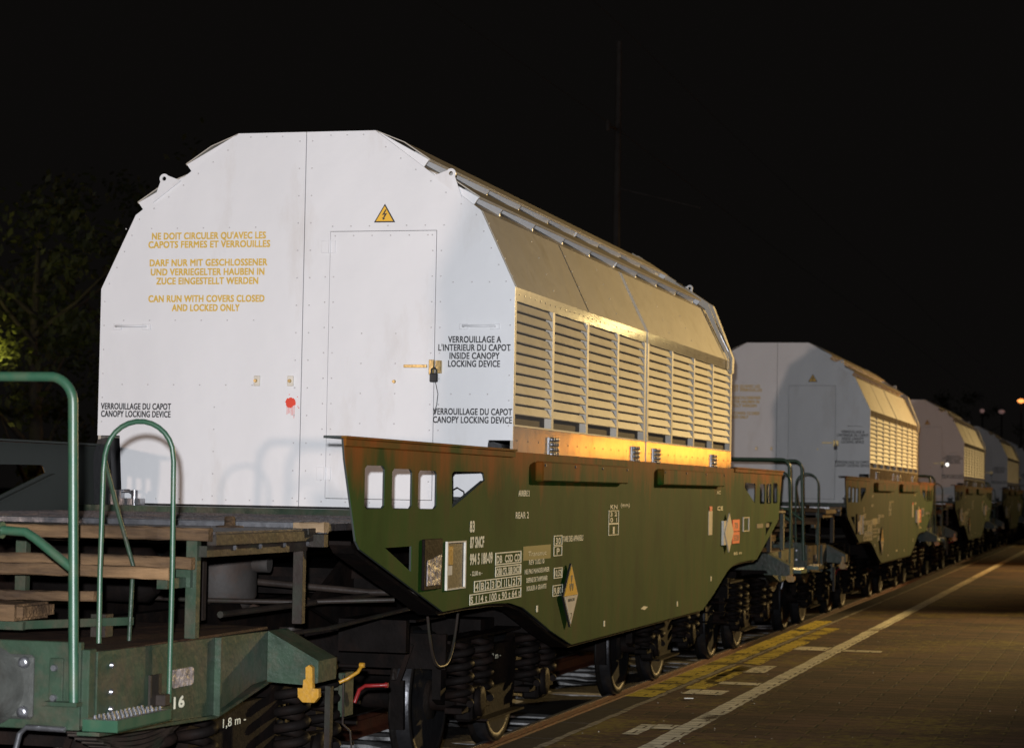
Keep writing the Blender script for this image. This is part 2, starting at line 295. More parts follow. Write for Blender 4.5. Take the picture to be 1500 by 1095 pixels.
def make_wagon(unique=True):
    w = empty('freight_wagon', (0, 0, 0))
    # ------------------------------------------------ hood: end walls
    for e in (0, 1):
        MB.X = end_x(e)
        hb = MB()
        body = [(-1.27, 1.74), (1.27, 1.74), (1.30, 2.195), (1.46, 2.195), (1.46, Cc[1]), (1.22, B_[1] - .005), (.48, 4.25), (-.48, 4.25), (-1.22, B_[1] - .005), (-1.46, Cc[1]), (-1.46, 2.195), (-1.30, 2.195)]
        hb.prism(body, 'y', .022, .05)
        wall = hb.build('hood_end_backing', 'gap', w)
        door = [(.188, 1.80), (.928, 1.80), (.928, 3.583), (.188, 3.583)]
        hole = [(.184, 1.796), (.932, 1.796), (.932, 3.587), (.184, 3.587)]
        mb = MB()
        mb.prism([(-.003, 1.735), (-.003, 4.262), (-A_[0], A_[1]), (-B_[0], B_[1]), (-Cc[0], Cc[1]), (-1.475, 2.2), (-1.31, 2.2), (-1.28, 1.735)], 'y', 0, .0215)
        mb.prism([(.003, 1.735), (1.28, 1.735), (1.31, 2.2), (1.475, 2.2), (Cc[0], Cc[1]), (B_[0], B_[1]), (A_[0], A_[1]), (.003, 4.262)], 'y', 0, .0215, [hole])
        face = mb.build('hood_end_wall', 'white', w)
        d = MB(); d.prism(door, 'y', -.003, .0213); d.build('door', 'white', face)
        # seam under the door and along the foot
        sb = MB(); sb.box(-1.28, 1.28, -.004, 0, 1.735, 1.742); sb.build('foot_angle', 'black', face)
        rv = MB(); pts = []
        zz = [4.20 - i * .185 for i in range(14)]
        for z in zz:
            for x in (-.045, .045): pts.append((x, z))
        for i in range(12):
            z = 3.12 - i * .165
            if z > 2.22: pts += [(-1.445, z), (1.445, z)]
        for x in [-.40 + .115 * i for i in range(8) if abs(-.40 + .115 * i) > .07]: pts.append((x, 4.235))
        for s in (-1, 1):
            for i in range(1, 7):
                q = lerp(A_, B_, i / 7); pts.append((s * (q[0] - .03), q[1] - .035))
            for i in range(0, 5):
                q = lerp(B_, Cc, i / 4.6); pts.append((s * (q[0] - .03), q[1] - .03))
        for x in [-1.30 + i * .19 for i in range(7)]: pts += [(x, 3.62), (x, 2.99), (x, 2.55)] if x < -.2 else []
        for x in [.20 + i * .13 for i in range(7)]: pts.append((x, 3.62)); pts.append((min(.9, x + .02), 3.555))
        for i in range(10): pts += [(.155, 3.45 - i * .17), (.215, 3.45 - i * .17), (.905, 3.45 - i * .17), (.965, 3.45 - i * .17)]
        for i in range(5): pts.append((-.62, 2.40 - i * .15)); pts.append((.42, 2.9 - i * .2)); pts.append((.66, 2.9 - i * .2))
        for x in [1.05, 1.18, 1.30]: pts += [(x, 2.50), (x, 3.24)]
        for x in [-1.2 + .17 * i for i in range(15)]: pts.append((x, 1.775))
        pts = [p for p in pts if not (p[0] < -.2 and 3.0 < p[1] < 3.6 and -1.12 < p[0]) or abs(p[1] - 3.62) < .01]
        rivets(rv, pts, 'y', -.0035, .0055, .003); rv.build('rivets', 'rivet', face)
        # fittings
        for x0 in (-1.375, 1.10):
            h = MB(); h.box(x0, x0 + .06, -.012, 0, 2.925, 2.965, .003); h.box(x0 + .215, x0 + .275, -.012, 0, 2.925, 2.965, .003)
            h.tube([(x0 + .03, -.01, 2.945), (x0 + .03, -.045, 2.948), (x0 + .245, -.045, 2.948), (x0 + .245, -.01, 2.945)], .007, 8)
            hh = h.build('grab_handle', 'white', face)
        for z in (3.44, 1.92):
            h = MB(); h.box(.125, .185, -.010, 0, z, z + .085, .002); h.box(.187, .225, -.010, 0, z, z + .085, .002); h.tube([(.186, -.012, z), (.186, -.012, z + .085)], .008, 8); h.build('hinge', 'white', face)
        h = MB(); h.box(.725, .885, -.03, -.014, 2.672, 2.692, .002); h.box(.90, .935, -.032, -.003, 2.625, 2.725, .003); h.build('door_handle', 'brass', face)
        h = MB(); h.box(.945, .985, -.032, 0, 2.635, 2.720, .003); h.build('lock_hasp', 'brass', face)
        h = MB(); h.box(.915, .968, -.060, -.030, 2.575, 2.635, .006); h.tube([(.925, -.045, 2.63), (.925, -.045, 2.66), (.942, -.045, 2.672), (.958, -.045, 2.66), (.958, -.045, 2.63)], .006, 8); h.build('padlock', 'black', face)
        h = MB(); h.tube([(.95, -.03, 2.575), (.962, -.012, 2.50), (.955, -.010, 2.43), (.935, -.010, 2.36)], .003, 6); h.build('seal_wire', 'black', face)
        for x in (-.315, -.075):
            h = MB(); h.box(x - .022, x + .022, -.012, 0, 2.545, 2.615, .003); k = h.build('lock_plate', 'sign_white', face)
        h = MB()
        for x in (-.322, -.078, .655): h.lathe([(0, .013), (-.018, .010)], (x, -.013 if x < 0 else -.004, 2.58), 'y', 10)
        h.build('lock_barrel', 'brass', face)
        t = MB(); t.prism([(.492, 3.642), (.640, 3.642), (.566, 3.766)], 'y', -.006, 0); sg = t.build('warning_sign', 'black', face)
        t = MB(); t.prism([(.506, 3.650), (.626, 3.650), (.566, 3.752)], 'y', -.008, -.0061); t.build('sign_face', 'sign_yellow', face)
        t = MB(); t.prism([(.572, 3.728), (.548, 3.690), (.566, 3.694), (.556, 3.672), (.549, 3.676), (.556, 3.657), (.572, 3.668), (.564, 3.670), (.585, 3.704), (.566, 3.700), (.580, 3.728)], 'y', -.0095, -.0081); t.build('sign_symbol', 'letter_black', face)
        if e == 0:
            for k_, (s_, x0, x1, z) in enumerate((("NE DOIT CIRCULER QU'AVEC LES", -1.105, -.277, 3.568), ('CAPOTS FERMES ET VERROUILLES', -1.130, -.245, 3.510), ('DARF NUR MIT GESCHLOSSENER', -1.117, -.262, 3.385),
                                  ('UND VERRIEGELTER HAUBEN IN', -1.107, -.282, 3.322), ('ZUCE EINGESTELLT WERDEN', -1.065, -.325, 3.260), ('CAN RUN WITH COVERS CLOSED', -1.120, -.277, 3.139), ('AND LOCKED ONLY', -.945, -.455, 3.077))):
                if k_ in (0, 2, 5): t = MB()
                put_text(t, s_, 'y', -.0025, x0, x1, z, .047, .04)
                if k_ in (1, 4, 6): t.build('yellow_lettering', 'letter_yellow', face)
            for k_, (s_, x0, x1, z) in enumerate((('VERROUILLAGE A', 1.024, 1.385, 2.862), ("L'INTERIEUR DU CAPOT", .958, 1.450, 2.808), ('INSIDE CANOPY', 1.036, 1.376, 2.754), ('LOCKING DEVICE', 1.027, 1.380, 2.702),
                                  ('VERROUILLAGE DU CAPOT', -1.452, -.936, 2.402), ('CANOPY LOCKING DEVICE', -1.450, -.938, 2.350), ('VERROUILLAGE DU CAPOT', .930, 1.468, 2.386), ('CANOPY LOCKING DEVICE', .930, 1.468, 2.332))):
                if k_ in (0, 4, 6): t = MB()
                put_text(t, s_, 'y', -.0035, x0, x1, z, .044, .028)
                if k_ in (3, 5, 7): t.build('black_lettering', 'letter_black', face)
            if unique:
                t = MB(); rs = random.Random(3)
                blob = [(-.072 + (.030 + .012 * rs.random()) * math.cos(a * math.pi / 11), 2.437 + (.026 + .014 * rs.random()) * math.sin(a * math.pi / 11)) for a in range(22)]
                t.prism(blob, 'y', -.0015, 0)
                for k in range(6):
                    x = -.098 + .010 * k; l = .03 + .06 * rs.random(); t.box(x, x + .003, -.0012, 0, 2.415 - l, 2.418)
                for k in range(12): x = -.072 + rs.gauss(0, .03); z = 2.45 + rs.gauss(0, .022); t.box(x, x + .005, -.0012, 0, z, z + .006)
                o = t.build('red_paint_splash', 'redspray', face); o['unique'] = 1
        # claws that hold the hood on the deck, one in each lower corner
        for s in (-1, 1):
            k = MB(); k.prism([(s * 1.425, 2.17), (s * 1.36, 2.185), (s * 1.335, 2.18), (s * 1.30, 1.70), (s * 1.44, 1.70), (s * 1.455, 2.06)], 'y', -.10, .10); k.build('hood_claw', 'black', w)
        # lifting lugs
        for s in (-1, 1):
            q = lerp(A_, B_, .66); n = Vector((.592, .806)); c_ = Vector(q) + n * .075; d_ = Vector((.806, -.592)); ring = []
            for a in range(9):
                t_ = math.pi * a / 8; ring.append(c_ + .034 * (math.cos(t_) * d_ + math.sin(t_) * n))
            poly = [Vector(q) + d_ * .16 - n * .01] + ring + [Vector(q) - d_ * .09 - n * .01]
            hole_ = [c_ + .015 * (math.cos(2 * math.pi * a / 10) * d_ + math.sin(2 * math.pi * a / 10) * n) for a in range(10)]
            lb = MB(); lb.prism([(s * p[0], p[1]) for p in poly], 'y', -.012, -.001, [[(s * p[0], p[1]) for p in hole_]]); lb.build('lifting_lug', 'white', w)
    # ------------------------------------------------ hood: sides (each side in two halves)
    for sd in (0, 1):
        MB.X = end_x(sd)
        for h0, h1, cols in ((.012, 4.335, ((.05, 1.05), (1.11, 2.13), (2.19, 3.20), (3.26, 4.27))), (4.395, 8.708, ((4.46, 5.48), (5.54, 6.56), (6.62, 7.58), (7.64, 8.63)))):
            mb = MB()
            x = 1.475
            mb.box(x - .012, x + .004, h0, h1, 2.292, 2.304)
            edges = [h0] + [v for c in cols for v in c] + [h1]
            for i in range(0, len(edges), 2): mb.box(x - .050, x, edges[i], edges[i + 1], 2.304, 3.118)
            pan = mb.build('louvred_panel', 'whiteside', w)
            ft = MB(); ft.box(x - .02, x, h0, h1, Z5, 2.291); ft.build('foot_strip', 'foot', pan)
            ft = MB(); ft.box(x - .02, x, h0, h1, 3.118, Cc[1]); ft.build('top_strip', 'foot', pan)
            sl = MB(); pitch = .0682
            for c0, c1 in cols:
                for i in range(11):
                    zb = 2.372 + i * pitch
                    sl.add([(x - .004, c0, zb), (x - .001, c0, zb + .006), (x - .026, c0, zb + pitch - .006), (x - .030, c0, zb + pitch - .008), (x - .004, c1, zb), (x - .001, c1, zb + .006), (x - .026, c1, zb + pitch - .006), (x - .030, c1, zb + pitch - .008)],
                           [(0, 1, 2, 3), (4, 7, 6, 5), (0, 4, 5, 1), (1, 5, 6, 2), (2, 6, 7, 3), (3, 7, 4, 0)])
            sl.build('louvre_slats', 'whiteside', pan)
            bk = MB(); bk.box(x - .075, x - .052, h0, h1, 2.30, 3.12); bk.build('inner_lining', 'lining', pan)
            rv = MB(); pts = [(h0 + .10 + k * .145, 3.165) for k in range(29)] + [(h0 + .10 + k * .29, 2.20) for k in range(15)]
            rivets(rv, pts, 'x', x, .007, .004); rv.build('rivets', 'steel', pan)
            # latch clusters on the foot strip
            for y in ((1.10, 3.92) if h0 < 1 else (4.80, 7.65)):
                lc = MB()
                for k in range(3):
                    for j in range(4): lc.lathe([(0, .016), (.028, .014), (.03, .006)], (x, y - .07 + k * .07, 2.128 + j * .034), 'x', 8)
                lc.box(x, x + .008, y - .12, y + .12, 2.116, 2.245, .002); lc.build('latch_block', 'steel', pan)
            # sloping shoulder
            sh = MB(); p, q = Cc, B_
            sh.prism([p, q, (q[0] - .02, q[1] - .012), (p[0] - .02, p[1])], 'y', h0, h1)
            for y in ((h0 + .02, 2.17, h1 - .02)):
                sh.prism([p, q, (q[0] + .003, q[1] + .0015), (p[0] + .003, p[1] + .0015)], 'y', y - .006, y + .006)
            shp = sh.build('shoulder_panel', 'whiteside', w)
            rv = MB()
            for y in (h0 + .05, 1.2, 2.22, 3.3) if h0 < 1 else (h0 + .05, 5.5, 6.6):
                for k in range(4):
                    q2 = lerp(p, q, .15 + k * .23); yy = y
                    rv.lathe([(0, .007), (.004, .004)], (q2[0], yy, q2[1]), 'x', 6)
            rv.build('rivets', 'whiteside', shp)
        # roof slope with two rows of raised ventilation flaps
        n = Vector((.592, .806)); dd = Vector((.806, -.592))
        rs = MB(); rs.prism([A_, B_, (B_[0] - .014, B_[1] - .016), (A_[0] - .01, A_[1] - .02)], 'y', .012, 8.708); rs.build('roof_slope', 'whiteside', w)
        YE = 8.3 if sd == 0 else 8.716
        for t0, t1 in ((0., .46), (.50, .93)):
            P0 = Vector(lerp(A_, B_, t0)); P1 = Vector(lerp(A_, B_, t1)); O1 = P1 + n * .068
            fl = MB()
            Pm = (P0 + P1) / 2
            fl.prism([P0 + n * .003, Pm + n * .057, O1, O1 - n * .008, Pm + n * .051, P0 + n * .001 + dd * .02], 'y', .004, YE)
            fl.prism([O1 + dd * .004, O1 + dd * .001, O1 + dd * .001 - n * .016, O1 + dd * .005 - n * .016], 'y', .004, YE)    # lip
            flap = fl.build('roof_flap', 'whiteside', w)
            ck = MB()
            for y in (.004, 4.36, YE - .012): ck.prism([P0 + n * .002, O1 - n * .009, P1 + n * .001], 'y', y, y + .012)
            nb = 9; bay = 8.28 / nb
            for k in range(nb):
                y0 = .03 + k * bay; a = P1 - dd * .13 + n * .002; b = P1 - dd * .004 + n * .002
                ya, yb = y0 + .03, y0 + bay * .66
                hgt = .050
                ck.add([(a.x, ya, a.y), (b.x, yb, b.y), (b.x + n.x * hgt, yb, b.y + n.y * hgt), (a.x + n.x * hgt * .9, ya, a.y + n.y * hgt * .9),
                        (a.x, ya + .01, a.y), (b.x, yb + .01, b.y), (b.x + n.x * hgt, yb + .01, b.y + n.y * hgt), (a.x + n.x * hgt * .9, ya + .01, a.y + n.y * hgt * .9)],
                       [(0, 1, 2, 3), (7, 6, 5, 4), (0, 4, 5, 1), (1, 5, 6, 2), (2, 6, 7, 3), (3, 7, 4, 0)])
                ck.box(b.x - .01, b.x + .004, yb + .011, yb + .03, b.y - .006, b.y + .03)
            ck.build('vent_deflectors', 'white', flap)
    MB.X = ID
    # flat roof and the raised rim of the far end
    rf = MB(); rf.prism([(-A_[0], A_[1]), (A_[0], A_[1]), (A_[0] - .01, A_[1] - .02), (-A_[0] + .01, A_[1] - .02)], 'y', .012, 8.708); rf.build('roof_panel', 'whiteside', w)
    o_ = [(A_[0] + .01, A_[1] + .03), (B_[0] + .055, B_[1] + .055), (Cc[0] + .022, Cc[1] + .03), (Cc[0] + .018, Cc[1] - .12)]
    i_ = [(Cc[0] + .002, Cc[1] - .12), (Cc[0] + .002, Cc[1]), (B_[0] + .002, B_[1] + .002), (A_[0] + .002, A_[1] + .002)]
    for s in (-1, 1):
        rm = MB(); rm.prism([(s * p[0], p[1]) for p in o_ + i_], 'y', 8.60, 8.715); rm.prism([(s * p[0], p[1]) for p in o_ + [(p[0] + .012, p[1] + .012) for p in i_]], 'y', 8.34, 8.36)
        rm.build('hood_rim', 'whiteside', w)
        st = MB(); m1 = lerp(B_, Cc, .1); m2 = lerp(B_, Cc, .85)
        st.tube([(s * (m1[0] + .03), 8.45, m1[1] + .02), (s * (m2[0] + .03), 8.5, m2[1] + .02)], .022, 10)
        m1 = lerp(A_, B_, .55); m2 = lerp(A_, B_, .95); st.tube([(s * (m1[0] + .03), 8.44, m1[1] + .03), (s * (m2[0] + .03), 8.48, m2[1] + .03)], .022, 10)
        st.build('rim_damper', 'steel', w)
    # ------------------------------------------------ long side plates
    near = [(-3.47, 2.125), (-3.44, 2.02), (-3.24, 1.60), (-3.17, 1.555), (-1.62, 1.160), (-1.1, 1.165), (-.5, 1.160), (-.1, 1.145), (.25, 1.10), (.62, 1.01), (1.05, .90), (1.60, .785), (1.68, .770)]
    outl = near + [(2 * CY - y, z) for y, z in reversed(near)]
    def rr(y0, y1, z0, z1, r=.018): return [(y0 + r * 2, z0), (y1 - r * 2, z0), (y1, z0 + r), (y1, z1 - r), (y1 - r * 2, z1), (y0 + r * 2, z1), (y0, z1 - r), (y0, z0 + r)]
    wins = [rr(-3.12, -2.775, 1.765, 1.995), rr(-2.65, -2.275, 1.763, 1.983), rr(-2.165, -1.795, 1.761, 1.979), [(-1.47, 1.765), (-.75, 1.935), (-.78, 1.975), (-.82, 1.985), (-1.45, 1.981), (-1.49, 1.965)], [(-2.752, 1.555), (-2.265, 1.41), (-2.265, 1.555)]]
    wins += [[(2 * CY - y, z) for y, z in h] for h in wins]
    for sd in (0, 1):
        MB.X = end_x(sd)
        mb = MB(); mb.prism(outl, 'x', 1.486, 1.500, wins); pl = mb.build('side_plate', 'plate', w)
        # stiffening lip along the top and an inner rim under the lower edge
        e = MB(); e.box(1.40, 1.525, -3.50, -.06, 2.127, 2.140); e.box(1.501, 1.513, -3.47, -.06, 2.09, 2.126); e.build('top_flange', 'plate', pl); e = MB(); e.box(1.40, 1.525, 8.78, 12.22, 2.127, 2.140); e.box(1.501, 1.513, 8.78, 12.19, 2.09, 2.126); e.build('top_flange', 'plate', pl)
        e = MB()
        for i in range(2, len(outl) - 3):
            (ya, za), (yb, zb) = outl[i], outl[i + 1]
            e.add([(1.35, ya, za - .002), (1.47, ya, za - .002), (1.47, yb, zb - .002), (1.35, yb, zb - .002), (1.35, ya, za - .022), (1.47, ya, za - .022), (1.47, yb, zb - .022), (1.35, yb, zb - .022)],
                  [(0, 1, 2, 3), (7, 6, 5, 4), (0, 4, 5, 1), (1, 5, 6, 2), (2, 6, 7, 3), (3, 7, 4, 0)])
        e.build('lower_flange', 'dark', pl)
        # diagonal brace behind the quadrilateral opening
        e = MB(); e.bar((1.465, -1.50, 1.735), (1.465, -.68, 1.925), .03, .012); e.build('window_brace', 'plate', pl)
        e = MB(); e.bar((1.465, 2 * CY + 1.50, 1.735), (1.465, 2 * CY + .68, 1.925), .03, .012); e.build('window_brace', 'plate', pl)
        for y0, y1 in ((.50, 3.27), (4.73, 7.84)):
            b = MB(); b.box(1.502, 1.562, y0, y1, 1.935, 2.072, .01); cv = b.build('roller_box', 'plate', pl)
            rv = MB(); rivets(rv, [(y0 + .05 + k * (y1 - y0 - .1) / 3, 2.045) for k in range(4)], 'x', 1.562, .012, .008); rv.build('bolts', 'steel', pl)
        # card holder and the framed document plate
        b = MB(); b.box(1.502, 1.520, -2.08, -1.72, 1.300, 1.590, .004); b.build('label_holder', 'dark', pl)
        b = MB(); b.prism([(-2.035, 1.325), (-1.78, 1.325), (-1.755, 1.50), (-1.88, 1.485), (-1.94, 1.475), (-2.035, 1.47)], 'x', 1.521, 1.526); b.build('torn_label_card', 'tagmetal', pl)
        b = MB(); frame_x(b, 1.502, -1.605, -1.20, 1.283, 1.568, .009, .014); b.build('document_frame', 'sign_white', pl)
        b = MB(); b.box(1.502, 1.505, -1.58, -1.225, 1.292, 1.559); b.build('document_board', 'black', pl)
        b = MB(); b.box(1.5055, 1.508, -1.575, -1.46, 1.43, 1.54); b.build('document_card', 'yellow', pl)
        b = MB(); b.box(1.5055, 1.508, -1.575, -1.475, 1.37, 1.425); b.build('document_card', 'sign_white', pl, 'pale paper card')
        # painted inscriptions
        t = MB(); a = 1.5022
        def T(s_, y0, y1, z, h, bold=.012): put_text(t, s_, 'x', a, y0, y1, z, h * 1.08, bold + .035)
        T('83', -1.087, -.985, 1.652, .062); T('87 SNCF', -1.075, -.76, 1.555, .062); T('994 5 180-09', -1.072, -.555, 1.452, .062); T('- 22,00 m -', -1.06, -.79, 1.364, .026, 0); t.build('inscription', 'letter_white', pl); t = MB()
        frame_x(t, a, -.483, .172, 1.398, 1.478, .008); frame_x(t, a, -.480, .172, 1.325, 1.392, .008)
        T('DB  CSD CD', -.45, .14, 1.436, .044); T('OBB CFL SBB SNCB', -.45, .14, 1.358, .040); t.build('inscription', 'letter_white', pl); t = MB()
        frame_x(t, a, -.97, .180, 1.246, 1.316, .007); frame_x(t, a, -1.067, .182, 1.172, 1.238, .007)
        for k in range(1, 9): t.box(a, a + .0015, -.97 + k * .128, -.962 + k * .128, 1.25, 1.31)
        T('4 B 2 3 D 1 L 2 7', -.94, .15, 1.280, .040); T('S 114 t 100 t 90 t 64 t', -1.04, .15, 1.204, .040); t.build('inscription', 'letter_white', pl); t = MB()
        T('REV 3.02.10', .38, .80, 1.395, .030, 0); T('NE PAS MANOEUVRER', .27, .95, 1.335, .030, 0); T('DEFENSE DE TAMPONNER', .32, .90, 1.277, .030, 0); T('ROULER A GRAVITE', .33, .87, 1.222, .030, 0); t.build('inscription', 'letter_white', pl); t = MB()
        frame_x(t, a, 1.07, 1.32, 1.492, 1.562, .006); frame_x(t, a, 1.07, 1.32, 1.418, 1.488, .006); T('30', 1.13, 1.27, 1.525, .04); T('P', 1.16, 1.24, 1.452, .04); T('TARE DES APPAREILS', 1.345, 1.975, 1.535, .038, 0); t.build('inscription', 'letter_white', pl); t = MB()
        frame_x(t, a, 1.087, 1.335, 1.262, 1.337, .006); T('10,52', 1.11, 1.31, 1.300, .04); frame_x(t, a, 1.06, 1.36, 1.138, 1.216, .006); T('9,80', 1.10, 1.32, 1.177, .042)
        frame_x(t, a, 2.84, 3.21, 1.535, 1.625, .006); frame_x(t, a, 2.84, 3.21, 1.625, 1.728, .006); T('KN', 2.9, 3.15, 1.756, .030); T('3 2', 2.9, 3.14, 1.70, .03); T('0 1', 2.9, 3.14, 1.655, .03); T('1', 3.0, 3.06, 1.575, .05); T('(mm)', 3.28, 3.62, 1.770, .028, 0); t.build('inscription', 'letter_white', pl); t = MB()
        T('ARRIERE 2', .07, .36, 1.856, .036, 0); T('REAR 2', .01, .35, 1.712, .040, 0); t.build('inscription', 'letter_white', pl); t = MB()
        for y, z in ((.60, 1.075), (2.72, .865), (5.72, .885), (7.45, 1.05)): t.box(a, a + .0015, y, y + .045, z - .022, z + .022)
        t.prism([(4.12, .915), (4.25, .932), (4.42, .918), (4.28, .898)], 'x', a, a + .0015); T('AC', 7.74, 7.95, 1.880, .030); T('CE', 7.78, 8.1, 1.725, .036); T('85 m', 8.8, 9.3, 1.26, .026, 0)
        t.build('inscription', 'letter_white', pl)
        b = MB(); b.box(1.5005, 1.5022, .225, .985, 1.408, 1.503); b.build('faded_label_field', 'yellowgreen', pl)
        b = MB(); put_text(b, 'Transnuc', 'x', 1.5030, .36, .86, 1.452, .035, 0); b.build('faded_lettering', 'letter_white', pl)
        # placards
        d0 = (1.50, 1.132)
        b = MB(); b.prism([(1.27, 1.132), (1.50, .905), (1.73, 1.132), (1.50, 1.359)], 'x', 1.515, 1.530); b.box(1.5005, 1.515, 1.42, 1.58, 1.05, 1.2); pc = b.build('hazard_placard', 'black', pl)
        b = MB(); b.prism([(1.30, 1.132), (1.50, 1.335), (1.70, 1.132)], 'x', 1.5305, 1.533); b.build('placard_upper_half', 'sign_yellow', pl)
        b = MB(); b.prism([(1.30, 1.129), (1.70, 1.129), (1.50, .930)], 'x', 1.5305, 1.533); b.build('placard_lower_half', 'sign_white', pl)
        b = MB(); c0 = (1.5, 1.215)
        for k in range(3):
            a0 = R(90 + 120 * k); pts = [(c0[0] + .014 * math.cos(a0 + R(q)), c0[1] + .014 * math.sin(a0 + R(q))) for q in (-30, 0, 30)] + [(c0[0] + .062 * math.cos(a0 + R(q)), c0[1] + .062 * math.sin(a0 + R(q))) for q in (30, 15, 0, -15, -30)]
            b.prism(pts, 'x', 1.5335, 1.535)
        b.lathe([(0, .009), (.0015, .009)], (1.5335, c0[0], c0[1]), 'x', 12); put_text(b, '7', 'x', 1.5335, 1.48, 1.52, .985, .05); put_text(b, 'RADIOACTIVE', 'x', 1.5335, 1.40, 1.60, 1.10, .022)
        b.build('placard_symbols', 'letter_black', pl)
        b = MB(); b.prism([(8.06, 1.482), (8.32, 1.285), (8.58, 1.482), (8.32, 1.675)], 'x', 1.525, 1.535); b.box(1.5005, 1.525, 8.05, 8.5, 1.36, 1.60); b.build('blank_placard', 'sign_white', pl)
        b = MB(); b.box(1.505, 1.512, 8.66, 9.10, 1.487, 1.605, .002); b.box(1.505, 1.512, 8.66, 9.10, 1.362, 1.480, .002); b.build('orange_number_plate', 'orange', pl)
        b = MB(); put_text(b, '70', 'x', 1.5125, 8.78, 8.98, 1.546, .06); put_text(b, '3328', 'x', 1.5125, 8.72, 9.04, 1.421, .06); b.build('plate_digits', 'letter_black', pl)
        b = MB(); b.box(1.5005, 1.504, 7.30, 7.50, 1.47, 1.70); b.build('transport_label', 'sign_white', pl)
        b = MB(); b.box(1.504, 1.507, 7.33, 7.47, 1.70, 1.745); b.build('label_seal', 'redspray', pl)
        b = MB(); frame_x(b, 1.501, 9.36, 9.75, 1.475, 1.625, .01, .010); b.build('document_frame', 'sign_white', pl, 'small pale frame near the far end')
        b = MB(); b.box(1.501, 1.505, 10.3, 10.75, 1.50, 1.545); b.box(1.501, 1.505, 10.95, 11.2, 1.50, 1.545); b.build('slot_cover', 'black', pl)
    # ------------------------------------------------ both ends of the frame
    for e in (0, 1):
        MB.X = end_x(e)
        mb = MB()                                                             # deck between the side plates and the hood
        mb.box(-1.44, 1.44, -3.50, .9, 1.655, 1.690)
        for k in range(14): mb.box(-1.43, 1.43, -3.42 + k * .245, -3.40 + k * .245, 1.690, 1.6935)
        dk = mb.build('end_deck', 'deck', w)
        t = MB(); t.box(-1.44, 1.44, -3.535, -3.503, 1.640, 1.697, .004); t.build('deck_edge_strip', 'steel', dk)
        t = MB(); t.box(-1.44, 1.445, -.5, -.12, 1.692, 1.73); t.build('deck_sill', 'green', dk)
        mb = MB(); mb.box(-1.34, 1.40, -4.93, -3.54, 1.645, 1.668); bd = mb.build('lower_deck', 'deck', w)
        t = MB(); t.lathe([(0, .07), (.006, .07), (.010, .028), (.05, .027), (.055, .018)], (1.0, -3.75, 1.668), 'z', 16); t.build('deck_plug', 'wood', bd)
        t = MB(); t.board(-1.30, 1.392, -4.99, -4.935, 1.628, 1.686, 3); t.build('edge_board', 'wood', bd)
        t = MB(); t.board(1.29, 1.455, -3.62, -3.540, 1.650, 1.700, 5); t.build('edge_board', 'newwood', bd, 'pale new board end')
        t = MB(); t.box(1.36, 1.405, -4.93, -3.63, 1.605, 1.660, .004); t.bar((1.407, -3.72, 1.655), (1.407, -3.60, 1.655), .01, .03); t.build('edge_angle', 'brown', bd)
        fr = MB()
        fr.box(1.30, 1.362, -4.93, -3.60, 1.555, 1.604); fr.box(-1.45, 1.45, -3.60, -3.54, 1.575, 1.638)
        rr_ = fr.build('platform_frame', 'brown', w)
        t = MB(); rivets(t, [(-4.6 + k * .33, 1.592) for k in range(4)], 'x', 1.363, .016, .012); t.build('bolts', 'steel', rr_)
        for x, y, ztop in ((1.30, -4.96, 1.628), (1.335, -3.66, 1.555), (.46, -4.96, 1.628), (-1.30, -4.96, 1.628), (-1.335, -3.66, 1.555), (.80, -3.66, 1.6), (-.46, -4.96, 1.628)):
            t = MB(); t.box(x - .026, x + .026, y, y + .05, 1.19, ztop, .002); t.box(x - .026, x - .018, y + .05, y + .10, 1.19, ztop); t.build('deck_post', 'brown' if y > -4 else 'green', w)
        # steps up from the gap between wagons
        for y, z, x1, dp in ((-5.02, 1.560, 1.345, .16), (-5.24, 1.522, 1.332, .15)):
            t = MB(); t.board(-1.30, x1, y - .05, y, z - .055, z - .002, int(-y * 7)); t.build('step_board', 'wood', w)
        t = MB(); t.box(1.24, 1.29, -5.2, -4.96, 1.42, 1.465); t.box(1.24, 1.31, -4.99, -4.961, 1.42, 1.50); t.build('step_bracket', 'green', w)
        t = MB()
        for k in range(16): t.box(.78 - 1.9 + k * .119, .80 - 1.9 + k * .119 + .085, -5.62, -5.30, 1.285, 1.355)
        t.box(-1.12, .80, -5.6, -5.3, 1.30, 1.345); lt = t.build('lower_step', 'wood', w)
        t = MB(); t.board(-1.0, .98, -5.285, -5.235, 1.360, 1.402, 8); t.build('step_board', 'wood', lt)
        t = MB(); t.board(-.60, .70, -5.86, -5.66, 1.335, 1.372, 9); t.build('step_board', 'newwood', lt, 'pale worn board')
        t = MB(); t.box(-1.1, .82, -5.64, -5.60, 1.25, 1.284); t.box(.60, .65, -5.86, -5.81, 1.22, 1.334); t.bar((.80, -5.62, 1.27), (1.08, -5.1, 1.27), .03, .035); t.build('step_frame', 'green', lt)
        t = MB(); t.box(.93, 1.0, -5.2, -5.12, 1.20, 1.30); t.box(-1.0, -.93, -5.2, -5.12, 1.20, 1.30); t.build('step_bracket', 'brown', lt)
        # headstock and its cranked side beams
        hs = MB(); hs.box(-1.27, 1.27, -6.02, -5.985, .880, 1.235, .003); hs.box(1.255, 1.30, -6.0, -5.93, .895, 1.205, .003); hs.box(-1.30, -1.255, -6.0, -5.93, .895, 1.205, .003)
        head = hs.build('headstock', 'green', w)
        tp = MB(); tp.box(-1.29, 1.29, -5.98, -3.95, 1.178, 1.190); tp.build('frame_top', 'rust', head)
